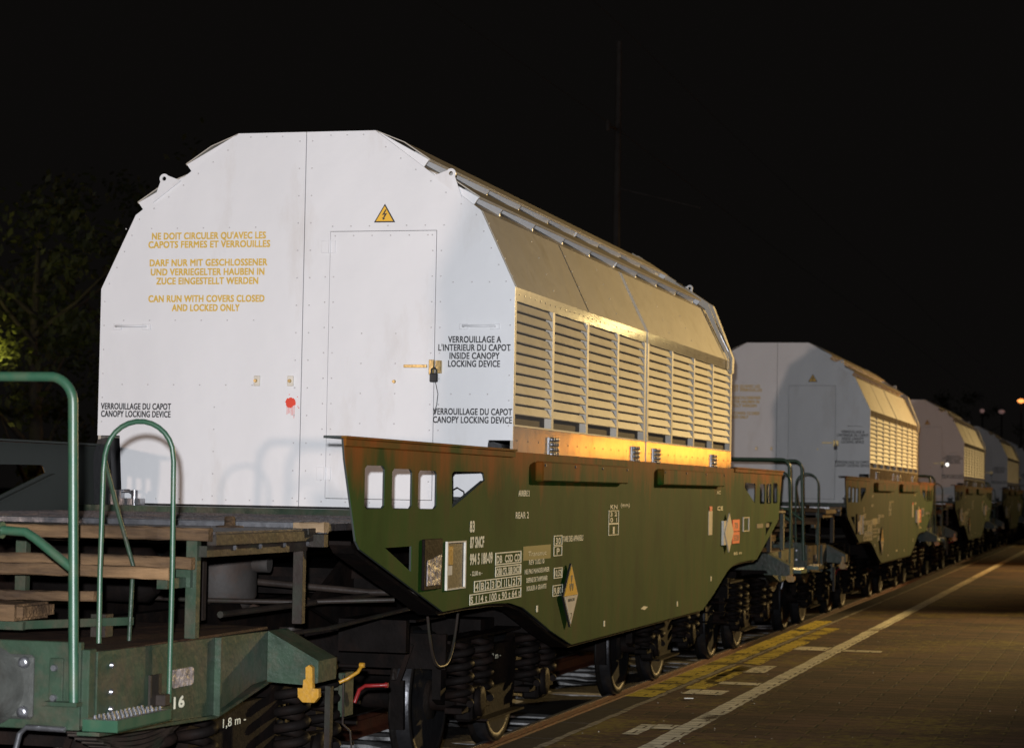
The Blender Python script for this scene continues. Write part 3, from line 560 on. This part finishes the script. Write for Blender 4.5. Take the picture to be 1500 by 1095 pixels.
        for s in (-1, 1):
            sb = MB(); pl_ = [(-5.93, .865), (-4.66, .825), (-4.18, .925), (-3.97, .935), (-3.97, 1.170), (-5.93, 1.192)]
            sb.prism(pl_, 'x', s * 1.275, s * 1.305)
            sb.box(min(s * 1.25, s * 1.335), max(s * 1.25, s * 1.335), -4.665, -4.645, .82, 1.178)
            sb.box(min(s * 1.22, s * 1.33), max(s * 1.22, s * 1.33), -4.66, -3.97, .800 + .0, .815) if False else None
            sb.bar((s * 1.27, -5.93, .858), (s * 1.27, -4.66, .816), .10, .014); sb.bar((s * 1.27, -4.66, .816), (s * 1.27, -4.0, .922), .10, .014)
            side = sb.build('side_beam', 'green', w)
            gx = MB(); P = [(s * 1.306, .925), (s * 1.52, .915), (s * 1.57, .93), (s * 1.57, 1.035), (s * 1.306, 1.172)]
            gx.prism(P, 'y', -3.985, -3.72); gx.build('corner_box', 'green', side)
            for zz_ in (1.13, 1.02, .95):
                rb = MB(); rb.lathe([(0, .014), (.012, .010)], (s * 1.306, -5.80, zz_), 'x', 8); rb.build('bolt', 'steel', side)
            if s == 1:
                dp = MB(); dp.prism(rr(-5.18, -4.93, .985, 1.065, .01), 'x', 1.306, 1.314); dp.build('data_plate', 'tagmetal', side)
                nb_ = MB(); put_text(nb_, '16', 'x', 1.3068, -5.135, -5.02, .920, .050, .05); nb_.build('painted_number', 'letter_white', side)
            # step treads with a toothed surface
            tr = MB(); tr.box(*sorted((s * 1.307, s * 1.46)), -6.06, -5.52, .885, .892); tr.box(*sorted((s * 1.307, s * 1.46)), -6.065, -6.055, .885, .932); tr.box(*sorted((s * 1.452, s * 1.46)), -6.055, -5.52, .885, .932); tr.box(*sorted((s * 1.307, s * 1.452)), -5.53, -5.52, .885, .932)
            tr.build('foot_step', 'rail_green', side)
            tt = MB()
            for i in range(12):
                for j in range(3): tt.lathe([(0, .010), (.014, .005)], (s * (1.34 + j * .042), -6.02 + i * .042, .9325), 'z', 6)
            tt.box(*sorted((s * 1.309, s * 1.450)), -6.053, -5.532, .920, .9325); tt.build('tread_studs', 'steel', side)
            # yellow jacking hook below the corner box
            yh = MB(); yh.prism([(s * a_, b_) for a_, b_ in ((1.522, 1.005), (1.540, 1.018), (1.556, 1.005), (1.560, .905), (1.590, .905), (1.592, .865), (1.570, .838), (1.510, .838), (1.486, .862), (1.484, .905), (1.510, .905), (1.512, .945), (1.524, .95))], 'y', -4.035, -4.000)
            yh.build('yellow_hook', 'yellow', side)
            # hoop by the steps
            hp = MB(); pts = [(s * 1.072, -5.42, 1.19), (s * 1.060, -5.40, 1.5), (s * 1.050, -5.37, 1.93), (s * 1.055, -5.37, 2.0)]
            cx_, cz_, rd = 1.200, 2.005, .146
            for k in range(1, 13):
                t_ = math.pi * (1 - k / 13); pts.append((s * (cx_ + rd * math.cos(t_)), -5.36 + .06 * k / 13, cz_ + rd * math.sin(t_)))
            pts += [(s * 1.348, -5.30, 1.98), (s * 1.350, -5.29, 1.5), (s * 1.345, -5.28, .935)]
            hp.tube(pts, .0115, 12); hoop = hp.build('grab_hoop', 'rail_green', w)
            hb2 = MB(); hb2.tube([(s * 1.050, -5.36, 1.98), (s * 1.075, -5.26, 1.75), (s * 1.125, -5.20, 1.52), (s * 1.115, -5.20, 1.19)], .010, 10); hb2.build('hoop_stay', 'green', hoop)
            hk = MB(); hk.box(*sorted((s * 1.307, s * 1.36)), -5.36, -5.30, .925, .975, .004); hk.box(*sorted((s * 1.307, s * 1.318)), -5.42, -5.30, .925, 1.06); hk.build('hoop_bracket', 'brown', hoop)
        # handrail across the end
        hr = MB(); pts = [(1.262, -6.055, .995), (1.255, -6.055, 1.2), (1.224, -6.055, 2.20)]
        for k in range(1, 9): t_ = math.pi / 2 * k / 9; pts.append((1.224 - .11 + .11 * math.cos(t_), -6.055, 2.20 + .11 * math.sin(t_)))
        right = pts; left = [(-p[0], p[1], p[2]) for p in reversed(pts)]
        hr.tube(right + left, .0205, 18); rail = hr.build('handrail', 'rail_green', w)
        for s in (-1, 1):
            d = MB(); d.tube([(s * 1.243, -6.055, 1.53), (s * 1.075, -6.055, 1.65), (s * 1.03, -6.055, 1.676), (s * .92, -6.055, 1.682)], .019, 14); d.lathe([(0, .035), (.012, .035)], (s * .915, -6.055, 1.682), 'x', 12); d.build('handrail_brace', 'rail_green', rail)
            k = MB(); k.box(*sorted((s * 1.14, s * 1.20)), -6.035, -6.021, .985, 1.17, .003); k.box(*sorted((s * 1.14, s * 1.29)), -6.09, -6.036, .982, .998); k.build('handrail_bracket', 'green', rail)
            k = MB()
            for z in (1.01, 1.13): k.lathe([(0, .016), (-.014, .013)], (s * 1.165, -6.036, z), 'y', 6)
            k.build('bolts', 'steel', rail)
            # buffers
            b = MB(); b.box(s * .875 - .20, s * .875 + .20, -6.052, -6.021, .92, 1.18, .012); b.lathe([(0, .165), (-.03, .150), (-.36, .128), (-.37, .12)], (s * .875, -6.052, 1.05), 'y', 36); bf = b.build('buffer', 'buffer', w)
            b = MB(); b.lathe([(0, .095), (-.18, .095)], (s * .875, -6.42, 1.05), 'y', 24); b.lathe([(0, .22), (-.02, .225), (-.045, .20), (-.05, .12)], (s * .875, -6.60, 1.05), 'y', 32); b.build('buffer_head', 'dark', bf)
            b = MB()
            for dx in (-.165, .165):
                for dz in (-.10, .10): b.lathe([(0, .026), (-.02, .022), (-.022, .010)], (s * .875 + dx, -6.053, 1.05 + dz), 'y', 8)
            b.build('buffer_bolts', 'steel', bf)
            b = MB(); b.tube([(s * 1.22, -6.04, .885), (s * 1.05, -6.04, .888), (s * 1.02, -6.04, .86), (s * .97, -6.06, .62)], .012, 8); b.build('uncoupling_handle', 'steel', head)
        # coupling and hoses between the buffers
        b = MB(); b.prism([(-6.30, .98), (-6.02, .96), (-6.02, 1.10), (-6.22, 1.10), (-6.25, 1.06), (-6.30, 1.16), (-6.36, 1.14), (-6.38, 1.03)], 'x', -.03, .03); b.bar((.05, -6.1, 1.0), (.05, -6.45, .84), .03, .05); b.bar((-.05, -6.1, 1.0), (-.05, -6.45, .84), .03, .05); b.tube([(-.12, -6.47, .84), (.12, -6.47, .84)], .022, 10); b.build('draw_hook', 'dark', head)
        for x in (-.35, .35):
            b = MB(); b.tube([(x, -6.0, .92), (x, -6.12, .88), (x, -6.22, .72), (x * .7, -6.28, .55), (x * .5, -6.33, .52)], .025, 10); b.build('air_hose', 'black', head)
    # ------------------------------------------------ frame under the deck
    MB.X = ID
    fr = MB()
    for s in (-1, 1): fr.box(*sorted((s * .30, s * .38)), -5.98, 14.7, .98, 1.20)
    fr.box(-1.35, 1.35, -.7, 9.4, 1.30, 1.36); fr.box(-1.30, 1.30, 1.75, 6.97, .84, 1.3)
    for y in (-.6, .0, 8.7, 9.3): fr.box(-1.35, 1.35, y - .05, y + .05, 1.19, 1.30)
    fr.prism([(-1.45, 1.16), (-.9, 1.02), (.6, .98), (.6, 1.63), (-.3, 1.63)], 'x', -.62, -.58); fr.prism([(-1.45, 1.16), (-.9, 1.02), (.6, .98), (.6, 1.63), (-.3, 1.63)], 'x', .58, .62)
    fr.build('underframe', 'dark', w)
    MB.X = ID
    for e in (0, 1):
        MB.X = end_x(e)
        t = MB(); t.lathe([(0, .12), (-.05, .19), (-.10, .21), (-.33, .21), (-.40, .17), (-.43, .08)], (.22, -1.9, 1.56), 'z', 28); t.lathe([(0, .05), (.12, .05)], (.40, -1.9, 1.42), 'x', 14); t.build('air_reservoir', 'tank', w)
        t = MB(); t.lathe([(0, .10), (.05, .15), (1.1, .15), (1.15, .10)], (-.9, -2.9, 1.38), 'x', 24); t.build('air_reservoir', 'dark', w)
        t = MB(); t.tube([(-1.2, -1.3, 1.30), (.2, -1.3, 1.29), (.9, -1.2, 1.24), (1.30, -1.15, 1.245)], .022, 8); t.tube([(-1.1, -2.3, 1.24), (.3, -2.3, 1.22), (.8, -2.2, 1.22), (1.32, -2.0, 1.24)], .014, 8); t.tube([(.9, -3.6, 1.22), (.9, 0, 1.22)], .018, 8); t.tube([(1.15, -3.9, 1.12), (1.12, -2.6, 1.10), (1.15, -1.0, 1.15)], .014, 8); t.build('brake_pipe', 'brown', w)
        t = MB(); t.lathe([(0, .035), (-.04, .035)], (.50, -2.05, 1.16), 'y', 14); t.lathe([(0, .035), (-.04, .035)], (.78, -2.0, 1.21), 'y', 14); t.build('pipe_cap', 'rust', w)
        t = MB(); t.lathe([(0, .07), (-.12, .07), (-.15, .045), (-.19, .02)], (.66, -1.0 - .9, 1.06), 'z', 16); t.build('brake_valve', 'brown', w)
        # release levers hanging at the side
        t = MB(); t.tube([(1.33, -2.97, .845), (1.37, -2.95, .865), (1.42, -2.93, .90), (1.43, -2.90, .93)], .010, 8); t.lathe([(0, .014), (.025, .014)], (1.42, -2.9, .935), 'x', 10); t.build('release_lever', 'yellow', w)
        t = MB(); t.box(1.28, 1.31, -3.05, -3.0, .48, .83); t.tube([(1.33, -2.9, .88), (1.33, -2.9, .62), (1.36, -2.86, .58), (1.37, -2.85, .45)], .006, 6); t.build('release_rod', 'brown', w)
        t = MB(); t.bar((1.30, -2.93, .36), (1.30, -2.93, .62), .02, .02); t.bar((1.33, -2.90, .36), (1.33, -2.90, .60), .012, .012); t.build('release_link', 'rust', w)
        t = MB(); t.box(1.18, 1.22, -2.55, -2.40, .62, .86, .004); t.box(.6, 1.19, -2.50, -2.45, .76, .80); t.build('brake_plate', 'green', w)
        t = MB(); t.tube([(1.24, -2.44, .69), (1.26, -2.42, .76), (1.28, -2.38, .78), (1.39, -2.34, .785)], .011, 10); t.lathe([(0, .016), (.016, .014)], (1.385, -2.34, .785), 'x', 10); t.build('hand_crank', 'red', w)
        for k, z in enumerate((.44, .55, .66, .86)):
            t = MB(); t.tube([(-1.1, -2.2 + .05 * k, z), (1.16, -2.2 + .05 * k, z)], .012, 6); t.build('brake_rod', 'dark', w)
        t = MB(); t.tube([(1.20, -.95 + .70 * k / 16, 1.12 - .36 * (1 - abs(k / 8 - 1) ** 3)) for k in range(17)], .010, 8); t.build('brake_hose', 'brown', w)
        # gear by the hood foot
        t = MB(); t.tube([(-1.24, -.16, 1.82), (-1.16, -.16, 1.825), (-1.12, -.16, 1.80), (-1.115, -.16, 1.73)], .012, 10); t.tube([(-1.10, -.2, 1.83), (-1.10, -.2, 1.73)], .022, 12); t.box(-1.20, -1.05, -.22, -.14, 1.732, 1.775); t.box(-1.29, -1.2, -.2, -.14, 1.732, 1.83); t.build('hood_latch', 'steel', w)
        t = MB(); t.box(1.10, 1.21, -.24, -.16, 1.735, 1.80, .005); t.box(1.08, 1.23, -.22, -.18, 1.80, 1.825, .004); t.tube([(1.11, -.2, 1.82), (1.115, -.2, 1.86), (1.16, -.2, 1.885), (1.205, -.2, 1.86), (1.21, -.2, 1.82)], .005, 8); t.build('hood_latch', 'black', w, 'black latch with a wire handle')
    # ------------------------------------------------ bogies
    MB.X = ID
    for bc in (-3.7, 1.3, 2 * CY - 1.3, 2 * CY + 3.7):
        b = MB()
        for s in (-1, 1):
            b.prism([(bc - 1.35, .50), (bc - 1.25, .46), (bc - 1.2, .72), (bc - .62, .72), (bc - .5, .30), (bc + .5, .30), (bc + .62, .72), (bc + 1.2, .72), (bc + 1.25, .46), (bc + 1.35, .50), (bc + 1.35, .86), (bc + .7, .90), (bc + .45, .78), (bc - .45, .78), (bc - .7, .90), (bc - 1.35, .86)], 'x', s * .97, s * 1.03)
            b.box(*sorted((s * .92, s * 1.10)), bc - 1.38, bc + 1.38, .865, .885)
            b.box(*sorted((s * .96, s * 1.12)), bc - .50, bc + .50, .285, .30)
        b.box(-1.08, 1.08, bc - 1.42, bc - 1.38, .70, .93); b.box(-1.08, 1.08, bc + 1.38, bc + 1.42, .70, .93); b.box(-.97, .97, bc - .18, bc + .18, .55, .96)
        if bc == 1.3: b.box(.62, 1.06, -.93, -.86, .86, 1.06); b.box(.62, 1.1, -.86, -.2, 1.045, 1.06)
        bog = b.build('bogie', 'dark', w)
        for a in (-.9, .9):
            wy = bc + a
            for s in (-1, 1):
                q = MB(); pr = [(-.072, .20), (-.070, .40), (-.069, .487), (-.045, .487), (-.036, .462), (.066, .457), (.068, .40), (.040, .385), (.020, .30), (.030, .14), (.09, .13), (.09, .07)]
                q.lathe([(s * u, r_) for u, r_ in pr], (s * .752, wy, .458), 'x', 56); q.build('wheel', 'wheel', bog)
            q = MB(); q.tube([(-1.15, wy, .458), (1.15, wy, .458)], .075, 16); q.build('axle', 'dark', bog)
            for s in (-1, 1): tr = MB(); tr.lathe([(s * -.030, .4635), (s * .060, .4590), (s * .064, .455)], (s * .752, wy, .458), 'x', 56); tr.build('wheel_tread', 'tread', bog)
            for s in (-1, 1):
                ab = MB(); ab.box(*sorted((s * 1.035, s * 1.16)), wy - .15, wy + .15, .33, .55, .02); ab.lathe([(0, .10), (s * .03, .10), (s * .035, .05)], (s * 1.16, wy, .458), 'x', 20); ab.box(*sorted((s * 1.03, s * 1.15)), wy - .36, wy + .36, .40, .44, .005)
                ab.build('axle_box', 'dark', bog)
                for dy in (-.25, .25):
                    sp = MB()
                    pts = [(s * 1.09 + .085 * math.cos(t_ * .5), wy + dy + .085 * math.sin(t_ * .5), .46 + t_ * .39 / 56) for t_ in range(57)]
                    sp.tube(pts, .026, 8); sp.build('coil_spring', 'dark', bog)
            for s in (-1, 1):
                for dy in (-1, 1): br_ = MB(); br_.prism([(wy + dy * .475, .30), (wy + dy * .52, .30), (wy + dy * .53, .62), (wy + dy * .49, .62)], 'x', s * .71, s * .80); br_.bar((s * .76, wy + dy * .52, .60), (s * .85, wy + dy * .52, .86), .03, .03); br_.build('brake_block', 'dark', bog)
        t = MB()
        for s in (1,):
            put_text(t, '- 1.8m -' if a else '', 'x', 1.1205, bc - .2, bc + .2, .35, .05, .01)
        t2 = MB(); put_text(t2, '- 1,8 m -', 'x', 1.032, bc - .25, bc + .15, .70, .045, .01); t2.build('painted_dimension', 'letter_white', bog)
    # leaf spring under the near end of the frame
    for e in (0, 1):
        MB.X = end_x(e)
        for s in (-1, 1):
            t = MB()
            for k in range(6):
                pts = [(s * 1.12, -5.15 + u * (.62 - .07 * k), .80 - k * .022 - .06 * (1 - u * u) + .05) for u in [i / 6 - 1 for i in range(13)]]
                for p0, p1 in zip(pts, pts[1:]): t.bar(p0, p1, .10, .016)
            t.build('leaf_spring', 'brown', w)
    MB.X = ID
    return w

def children_copy(o, parent, skip):
    if skip and o.get('unique'): return None
    c = o.copy(); C.objects.link(c); c.parent = parent
    if parent is not None:
        for k in ('category', 'group'):
            if k in c: del c[k]
    for ch in list(o.children): children_copy(ch, c, skip)
    return c

proto = make_wagon()
tag(proto, 'nearest white-hooded rail wagon with yellow warning text, padlocked door and long green side plate', 'rail wagon', 'white-hooded wagons coupled in one train')
PITCH = 22.0
labels = {1: 'second white-hooded wagon, coupled right behind the nearest one', 2: 'third white-hooded wagon along the train, blurred, small white glint on its end wall',
          3: 'fourth hooded wagon along the train, dim and cut by the right edge', 4: 'farthest hooded wagon of the train, hardly visible in the dark', -1: 'hooded wagon coupled in front of the nearest one, out of view on the left'}
for k in (-1, 1, 2, 3, 4):
    c = children_copy(proto, None, True); c.location = (0, PITCH * k, 0); tag(c, labels[k], 'rail wagon', 'white-hooded wagons coupled in one train')

# ------------------------------------------------------------ track
def struct(name, mb, m): return tag(mb.build(name, m), kind='structure')
g = MB(); g.box(-300, 300, -60, 900, -1.2, -.62); struct('ground', g, 'soil')
g = MB()
nx, ny = 14, 260
vs = []; rb = random.Random(5)
for j in range(ny + 1):
    for i in range(nx + 1):
        x = -3.2 + i * (4.98 / nx); y = -28 + j * (170 / ny)
        vs.append((x, y, -.20 + rb.uniform(-.02, .02) - (.35 if i == 0 else 0)))
g.add(vs, [(j * (nx + 1) + i, j * (nx + 1) + i + 1, (j + 1) * (nx + 1) + i + 1, (j + 1) * (nx + 1) + i) for j in range(ny) for i in range(nx)])
struct('track_ballast', g, 'ballast')
for s, lab in ((1, 'rusty rail running along the platform side of the train'), (-1, 'rusty rail on the far side under the train')):
    g = MB(); prof = [(-.0625, -.172), (.0625, -.172), (.0625, -.160), (.012, -.135), (.009, -.05), (.034, -.036), (.036, -.006), (.026, 0), (-.026, 0), (-.036, -.006), (-.034, -.036), (-.009, -.05), (-.012, -.135), (-.0625, -.160)]
    g.prism([(s * .7535 + px, z) for px, z in prof], 'y', -30, 160); o = g.build('rail', 'rail'); tag(o, lab, 'rail')
    t = MB(); t.box(s * .7535 - .02, s * .7535 + .02, -30, 160, .0005, .0025); t.build('running_surface', 'steel', o)
sp = MB(); sp.prism([(-1.30, -.34), (1.30, -.34), (1.28, -.185), (1.05, -.178), (.5, -.178), (.35, -.200), (-.35, -.200), (-.5, -.178), (-1.05, -.178), (-1.28, -.185)], 'y', -.13, .13)
so = sp.build('sleeper', 'sleeper')
for i in range(46):
    o = so if i == 0 else so.copy()
    if i: C.objects.link(o)
    o.location = (0, -1.6 + i * .6, 0)
    tag(o, 'pale concrete sleeper under the train beside the rusty rail', 'sleeper', 'sleepers under the train')

# ------------------------------------------------------------ platform
g = MB(); g.box(2.062, 16, -40, 160, -.5, .38); struct('platform_paving', g, 'paving')
g = MB()
y = -40
while y < 160: g.box(1.82, 2.058, y + .004, y + .996, -.02, .384, .008); y += 1.0
struct('platform_coping', g, 'coping')
g = MB(); g.box(1.86, 2.062, -40, 160, -.6, -.021); struct('platform_wall', g, 'coping')
Zp = .384
def strip(name, m, x0, x1, y0, y1, z=Zp, seed=0):
    g = MB(); r_ = random.Random(seed); n = max(2, int((y1 - y0) / .15)); vs = []
    for i in range(n + 1):
        yy = y0 + (y1 - y0) * i / n; vs += [(x0 + r_.uniform(-.008, .008), yy, z), (x1 + r_.uniform(-.008, .008), yy, z)]
    g.add(vs, [(2 * i, 2 * i + 1, 2 * i + 3, 2 * i + 2) for i in range(n)])
    return struct(name, g, m)
strip('platform_safety_line', 'line_white', 2.595, 2.735, -40, 150, seed=1)
strip('platform_edge_line', 'line_edge', 2.040, 2.085, -40, 150, .3885, seed=2)
strip('platform_yellow_marking', 'line_yellow', 1.83, 2.03, 2.0, 12.8, .3885, seed=3)
strip('platform_yellow_marking', 'line_yellow', 2.095, 2.27, 2.9, 11.5, seed=4)
for i, (x0, x1, y0, y1) in enumerate(((2.44, 2.585, -.14, .14), (2.16, 2.46, 2.45, 2.85), (2.16, 2.585, 3.42, 3.66), (2.14, 2.44, 4.7, 5.5), (2.745, 3.10, 7.7, 7.95), (2.25, 2.585, 7.7, 8.2), (2.35, 2.45, -.55, .10), (2.12, 2.20, 3.6, 4.8), (4.38, 4.8, 9.2, 9.5))):
    strip('platform_cross_marking', 'line_dash', x0, x1, y0, y1, seed=10 + i)

g = MB(); r_ = random.Random(9)
for _ in range(260):
    x = 2.08 + abs(r_.gauss(0, 1.0)); y = r_.uniform(-6, 16); q = r_.uniform(.003, .008); a = r_.uniform(0, 3)
    g.add([(x + q * math.cos(a + k * 2.1) , y + q * math.sin(a + k * 2.1), .381) for k in range(3)] + [(x, y, .381 + q * .9)], [(0, 1, 3), (1, 2, 3), (2, 0, 3)])
tag(g.build('grit', 'line_edge'), 'small pale grit and crumbs scattered over the platform paving', 'grit', kind='stuff')

for i, (x, y, a) in enumerate(((2.30, 2.0, .4),)):
    g = MB(); c_, s_ = math.cos(a), math.sin(a); g.prism([(c_ * u - s_ * v, s_ * u + c_ * v) for u, v in ((-.035, -.018), (.03, -.022), (.038, .016), (-.01, .026), (-.034, .012))], 'z', 0, .006)
    o = g.build('paper_scrap', 'sign_white'); o.location = (x, y, .389)
    tag(o, ('pale paper scrap beside the short white dashes near the platform edge', 'pale paper scrap lying on the open paving right of the long white line', 'pale paper scrap just right of the white line, nearest the camera')[i], 'litter')

# ------------------------------------------------------------ trees on the far side of the tracks
def tree(loc, h, spread, seed, label, n=2600, tufts=()):
    r_ = random.Random(seed); t = empty('tree', loc)
    b = MB(); b.tube([(0, 0, 0), (.1, .05, h * .35), (-.08, .1, h * .6), (.05, 0, h * .9)], [.22, .17, .11, .03], 10)
    for k in range(9):
        a = r_.uniform(0, 6.28); z0 = h * r_.uniform(.25, .7); l = spread * r_.uniform(.5, .95)
        b.tube([(0, 0, z0), (l * .5 * math.cos(a), l * .5 * math.sin(a), z0 + h * .08), (l * math.cos(a), l * math.sin(a), z0 + h * .18)], [.07, .045, .015], 6)
    b.build('trunk', 'bark', t)
    c = MB(); cl = [(r_.gauss(0, spread * .45), r_.gauss(0, spread * .45), h * r_.uniform(.28, 1.0), r_.uniform(.4, .95)) for _ in range(34)]
    for _ in range(n):
        q = r_.choice(cl); p = Vector((q[0] + r_.gauss(0, q[3] * .5), q[1] + r_.gauss(0, q[3] * .5), q[2] + r_.gauss(0, q[3] * .4)))
        s_ = r_.uniform(.06, .15); u = Vector((r_.gauss(0, 1), r_.gauss(0, 1), r_.gauss(0, 1))).normalized(); v = u.orthogonal().normalized()
        c.add([p - u * s_, p + v * s_ * .5, p + u * s_, p - v * s_ * .5], [(0, 1, 2, 3)])
    for tx, ty, tz, tr, tn in tufts:
        for _ in range(tn):
            p = Vector((tx + r_.gauss(0, tr), ty + r_.gauss(0, tr * .5), tz + r_.gauss(0, tr))); s_ = r_.uniform(.03, .06); u = Vector((r_.gauss(0, 1), r_.gauss(0, .4), r_.gauss(0, 1))).normalized(); v = u.orthogonal().normalized()
            c.add([p - u * s_, p + v * s_ * .6, p + u * s_, p - v * s_ * .6], [(0, 1, 2, 3)])
    c.build('crown', 'leaf', t); tag(t, label, 'tree', 'trees beyond the tracks'); return t
tree((-17.7, 31.6, -.6), 9, 2.6, 1, 'tree at the left edge whose leaves catch a yellow light', 2600, ((-.02, -1.72, 5.15, .16, 260), (.33, -1.70, 5.05, .09, 60), (.36, -1.7, 4.75, .06, 30)))
tree((-13.2, 34, -.6), 8, 2.4, 2, 'dark tree just left of the nearest hood')
tree((-21, 44, -.6), 11, 3.2, 3, 'tall dark tree behind the lit leaves at the left edge')
tree((5.2, 175, -.6), 10, 4.5, 4, 'distant dark tree under the orange light at the right edge', 1800)
tree((-9, 185, -.6), 11, 5, 5, 'distant dark tree above the end of the train', 1800)

# ------------------------------------------------------------ catenary mast and wires, distant lamps
ms = empty('catenary_mast', (-4.0, 28.2, -.6))
b = MB(); b.tube([(0, 0, 0), (0, 0, 11.0)], [.11, .05], 10); b.build('mast_post', 'mast', ms)
b = MB(); b.tube([(0, 0, 9.3), (-.0, -.9, 9.25)], .02, 8); b.lathe([(0, .03), (.1, .05), (.2, .03)], (0, -.9, 9.15), 'z', 8); b.tube([(0, 0, 8.2), (1.6, 0, 7.8)], .02, 8); b.build('bracket_arm', 'mast', ms)
tag(ms, 'faint slender catenary mast standing behind the train against the black sky', 'mast')
for x, z, lab in ((-4.0, 8.72, 'faint lower overhead wire crossing the sky from the top edge to the mast'), (-4.02, 10.75, 'faint upper overhead wire passing the top of the mast')):
    b = MB(); pts = [(x, -35 + i * 4.2, z + .15 * (((i % 15) / 7.5 - 1) ** 2 - 1)) for i in range(50)]
    b.tube(pts, .0045, 5); tag(b.build('overhead_wire', 'mast'), lab, 'overhead wire')
for (x, y_, z), m, sz, lab in (((-2.1, 160, 8.85), 'em_orange', .26, 'bright orange lamp on a far post at the right edge'), ((-3.5, 160, 8.05), 'em_pink', .22, 'dim pinkish lamp on a far post, right one of two below the orange lamp'), ((-4.9, 160, 8.1), 'em_pink', .16, 'dim pinkish lamp on a far post, left one of two below the orange lamp')):
    t = empty('street_lamp', (x, y_, -.6)); b = MB(); b.tube([(0, .3, 0), (0, .3, z + .7)], [.09, .05], 10); b.tube([(0, .3, z + .7), (0, 0, z + .7)], .04, 8); b.build('post', 'mast', t)
    b = MB(); b.lathe([(-.1, .06), (0, sz), (.12, sz), (.2, .05)], (0, 0, z + .6), 'z', 16); b.build('lamp_head', m, t); tag(t, lab, 'street lamp', 'distant lamps')
# added glowing disc standing in for a flash glint on the third wagon's end wall
t = empty('glint_disc', (1.07, 43.93, 2.65)); b = MB(); b.lathe([(0, .05), (-.05, .05), (-.055, .04)], (0, .05, 0), 'y', 16); b.tube([(-.05, .03, .02), (0, .03, .12), (.05, .03, .02)], .006, 6); b.build('glint_case', 'black', t)
b = MB(); b.lathe([(0, .042), (-.006, .03)], (0, -.007, 0), 'y', 16); b.build('lens', 'em_white', t); tag(t, 'small white glowing disc standing in for a flash glint on the third wagon end wall', 'glint')
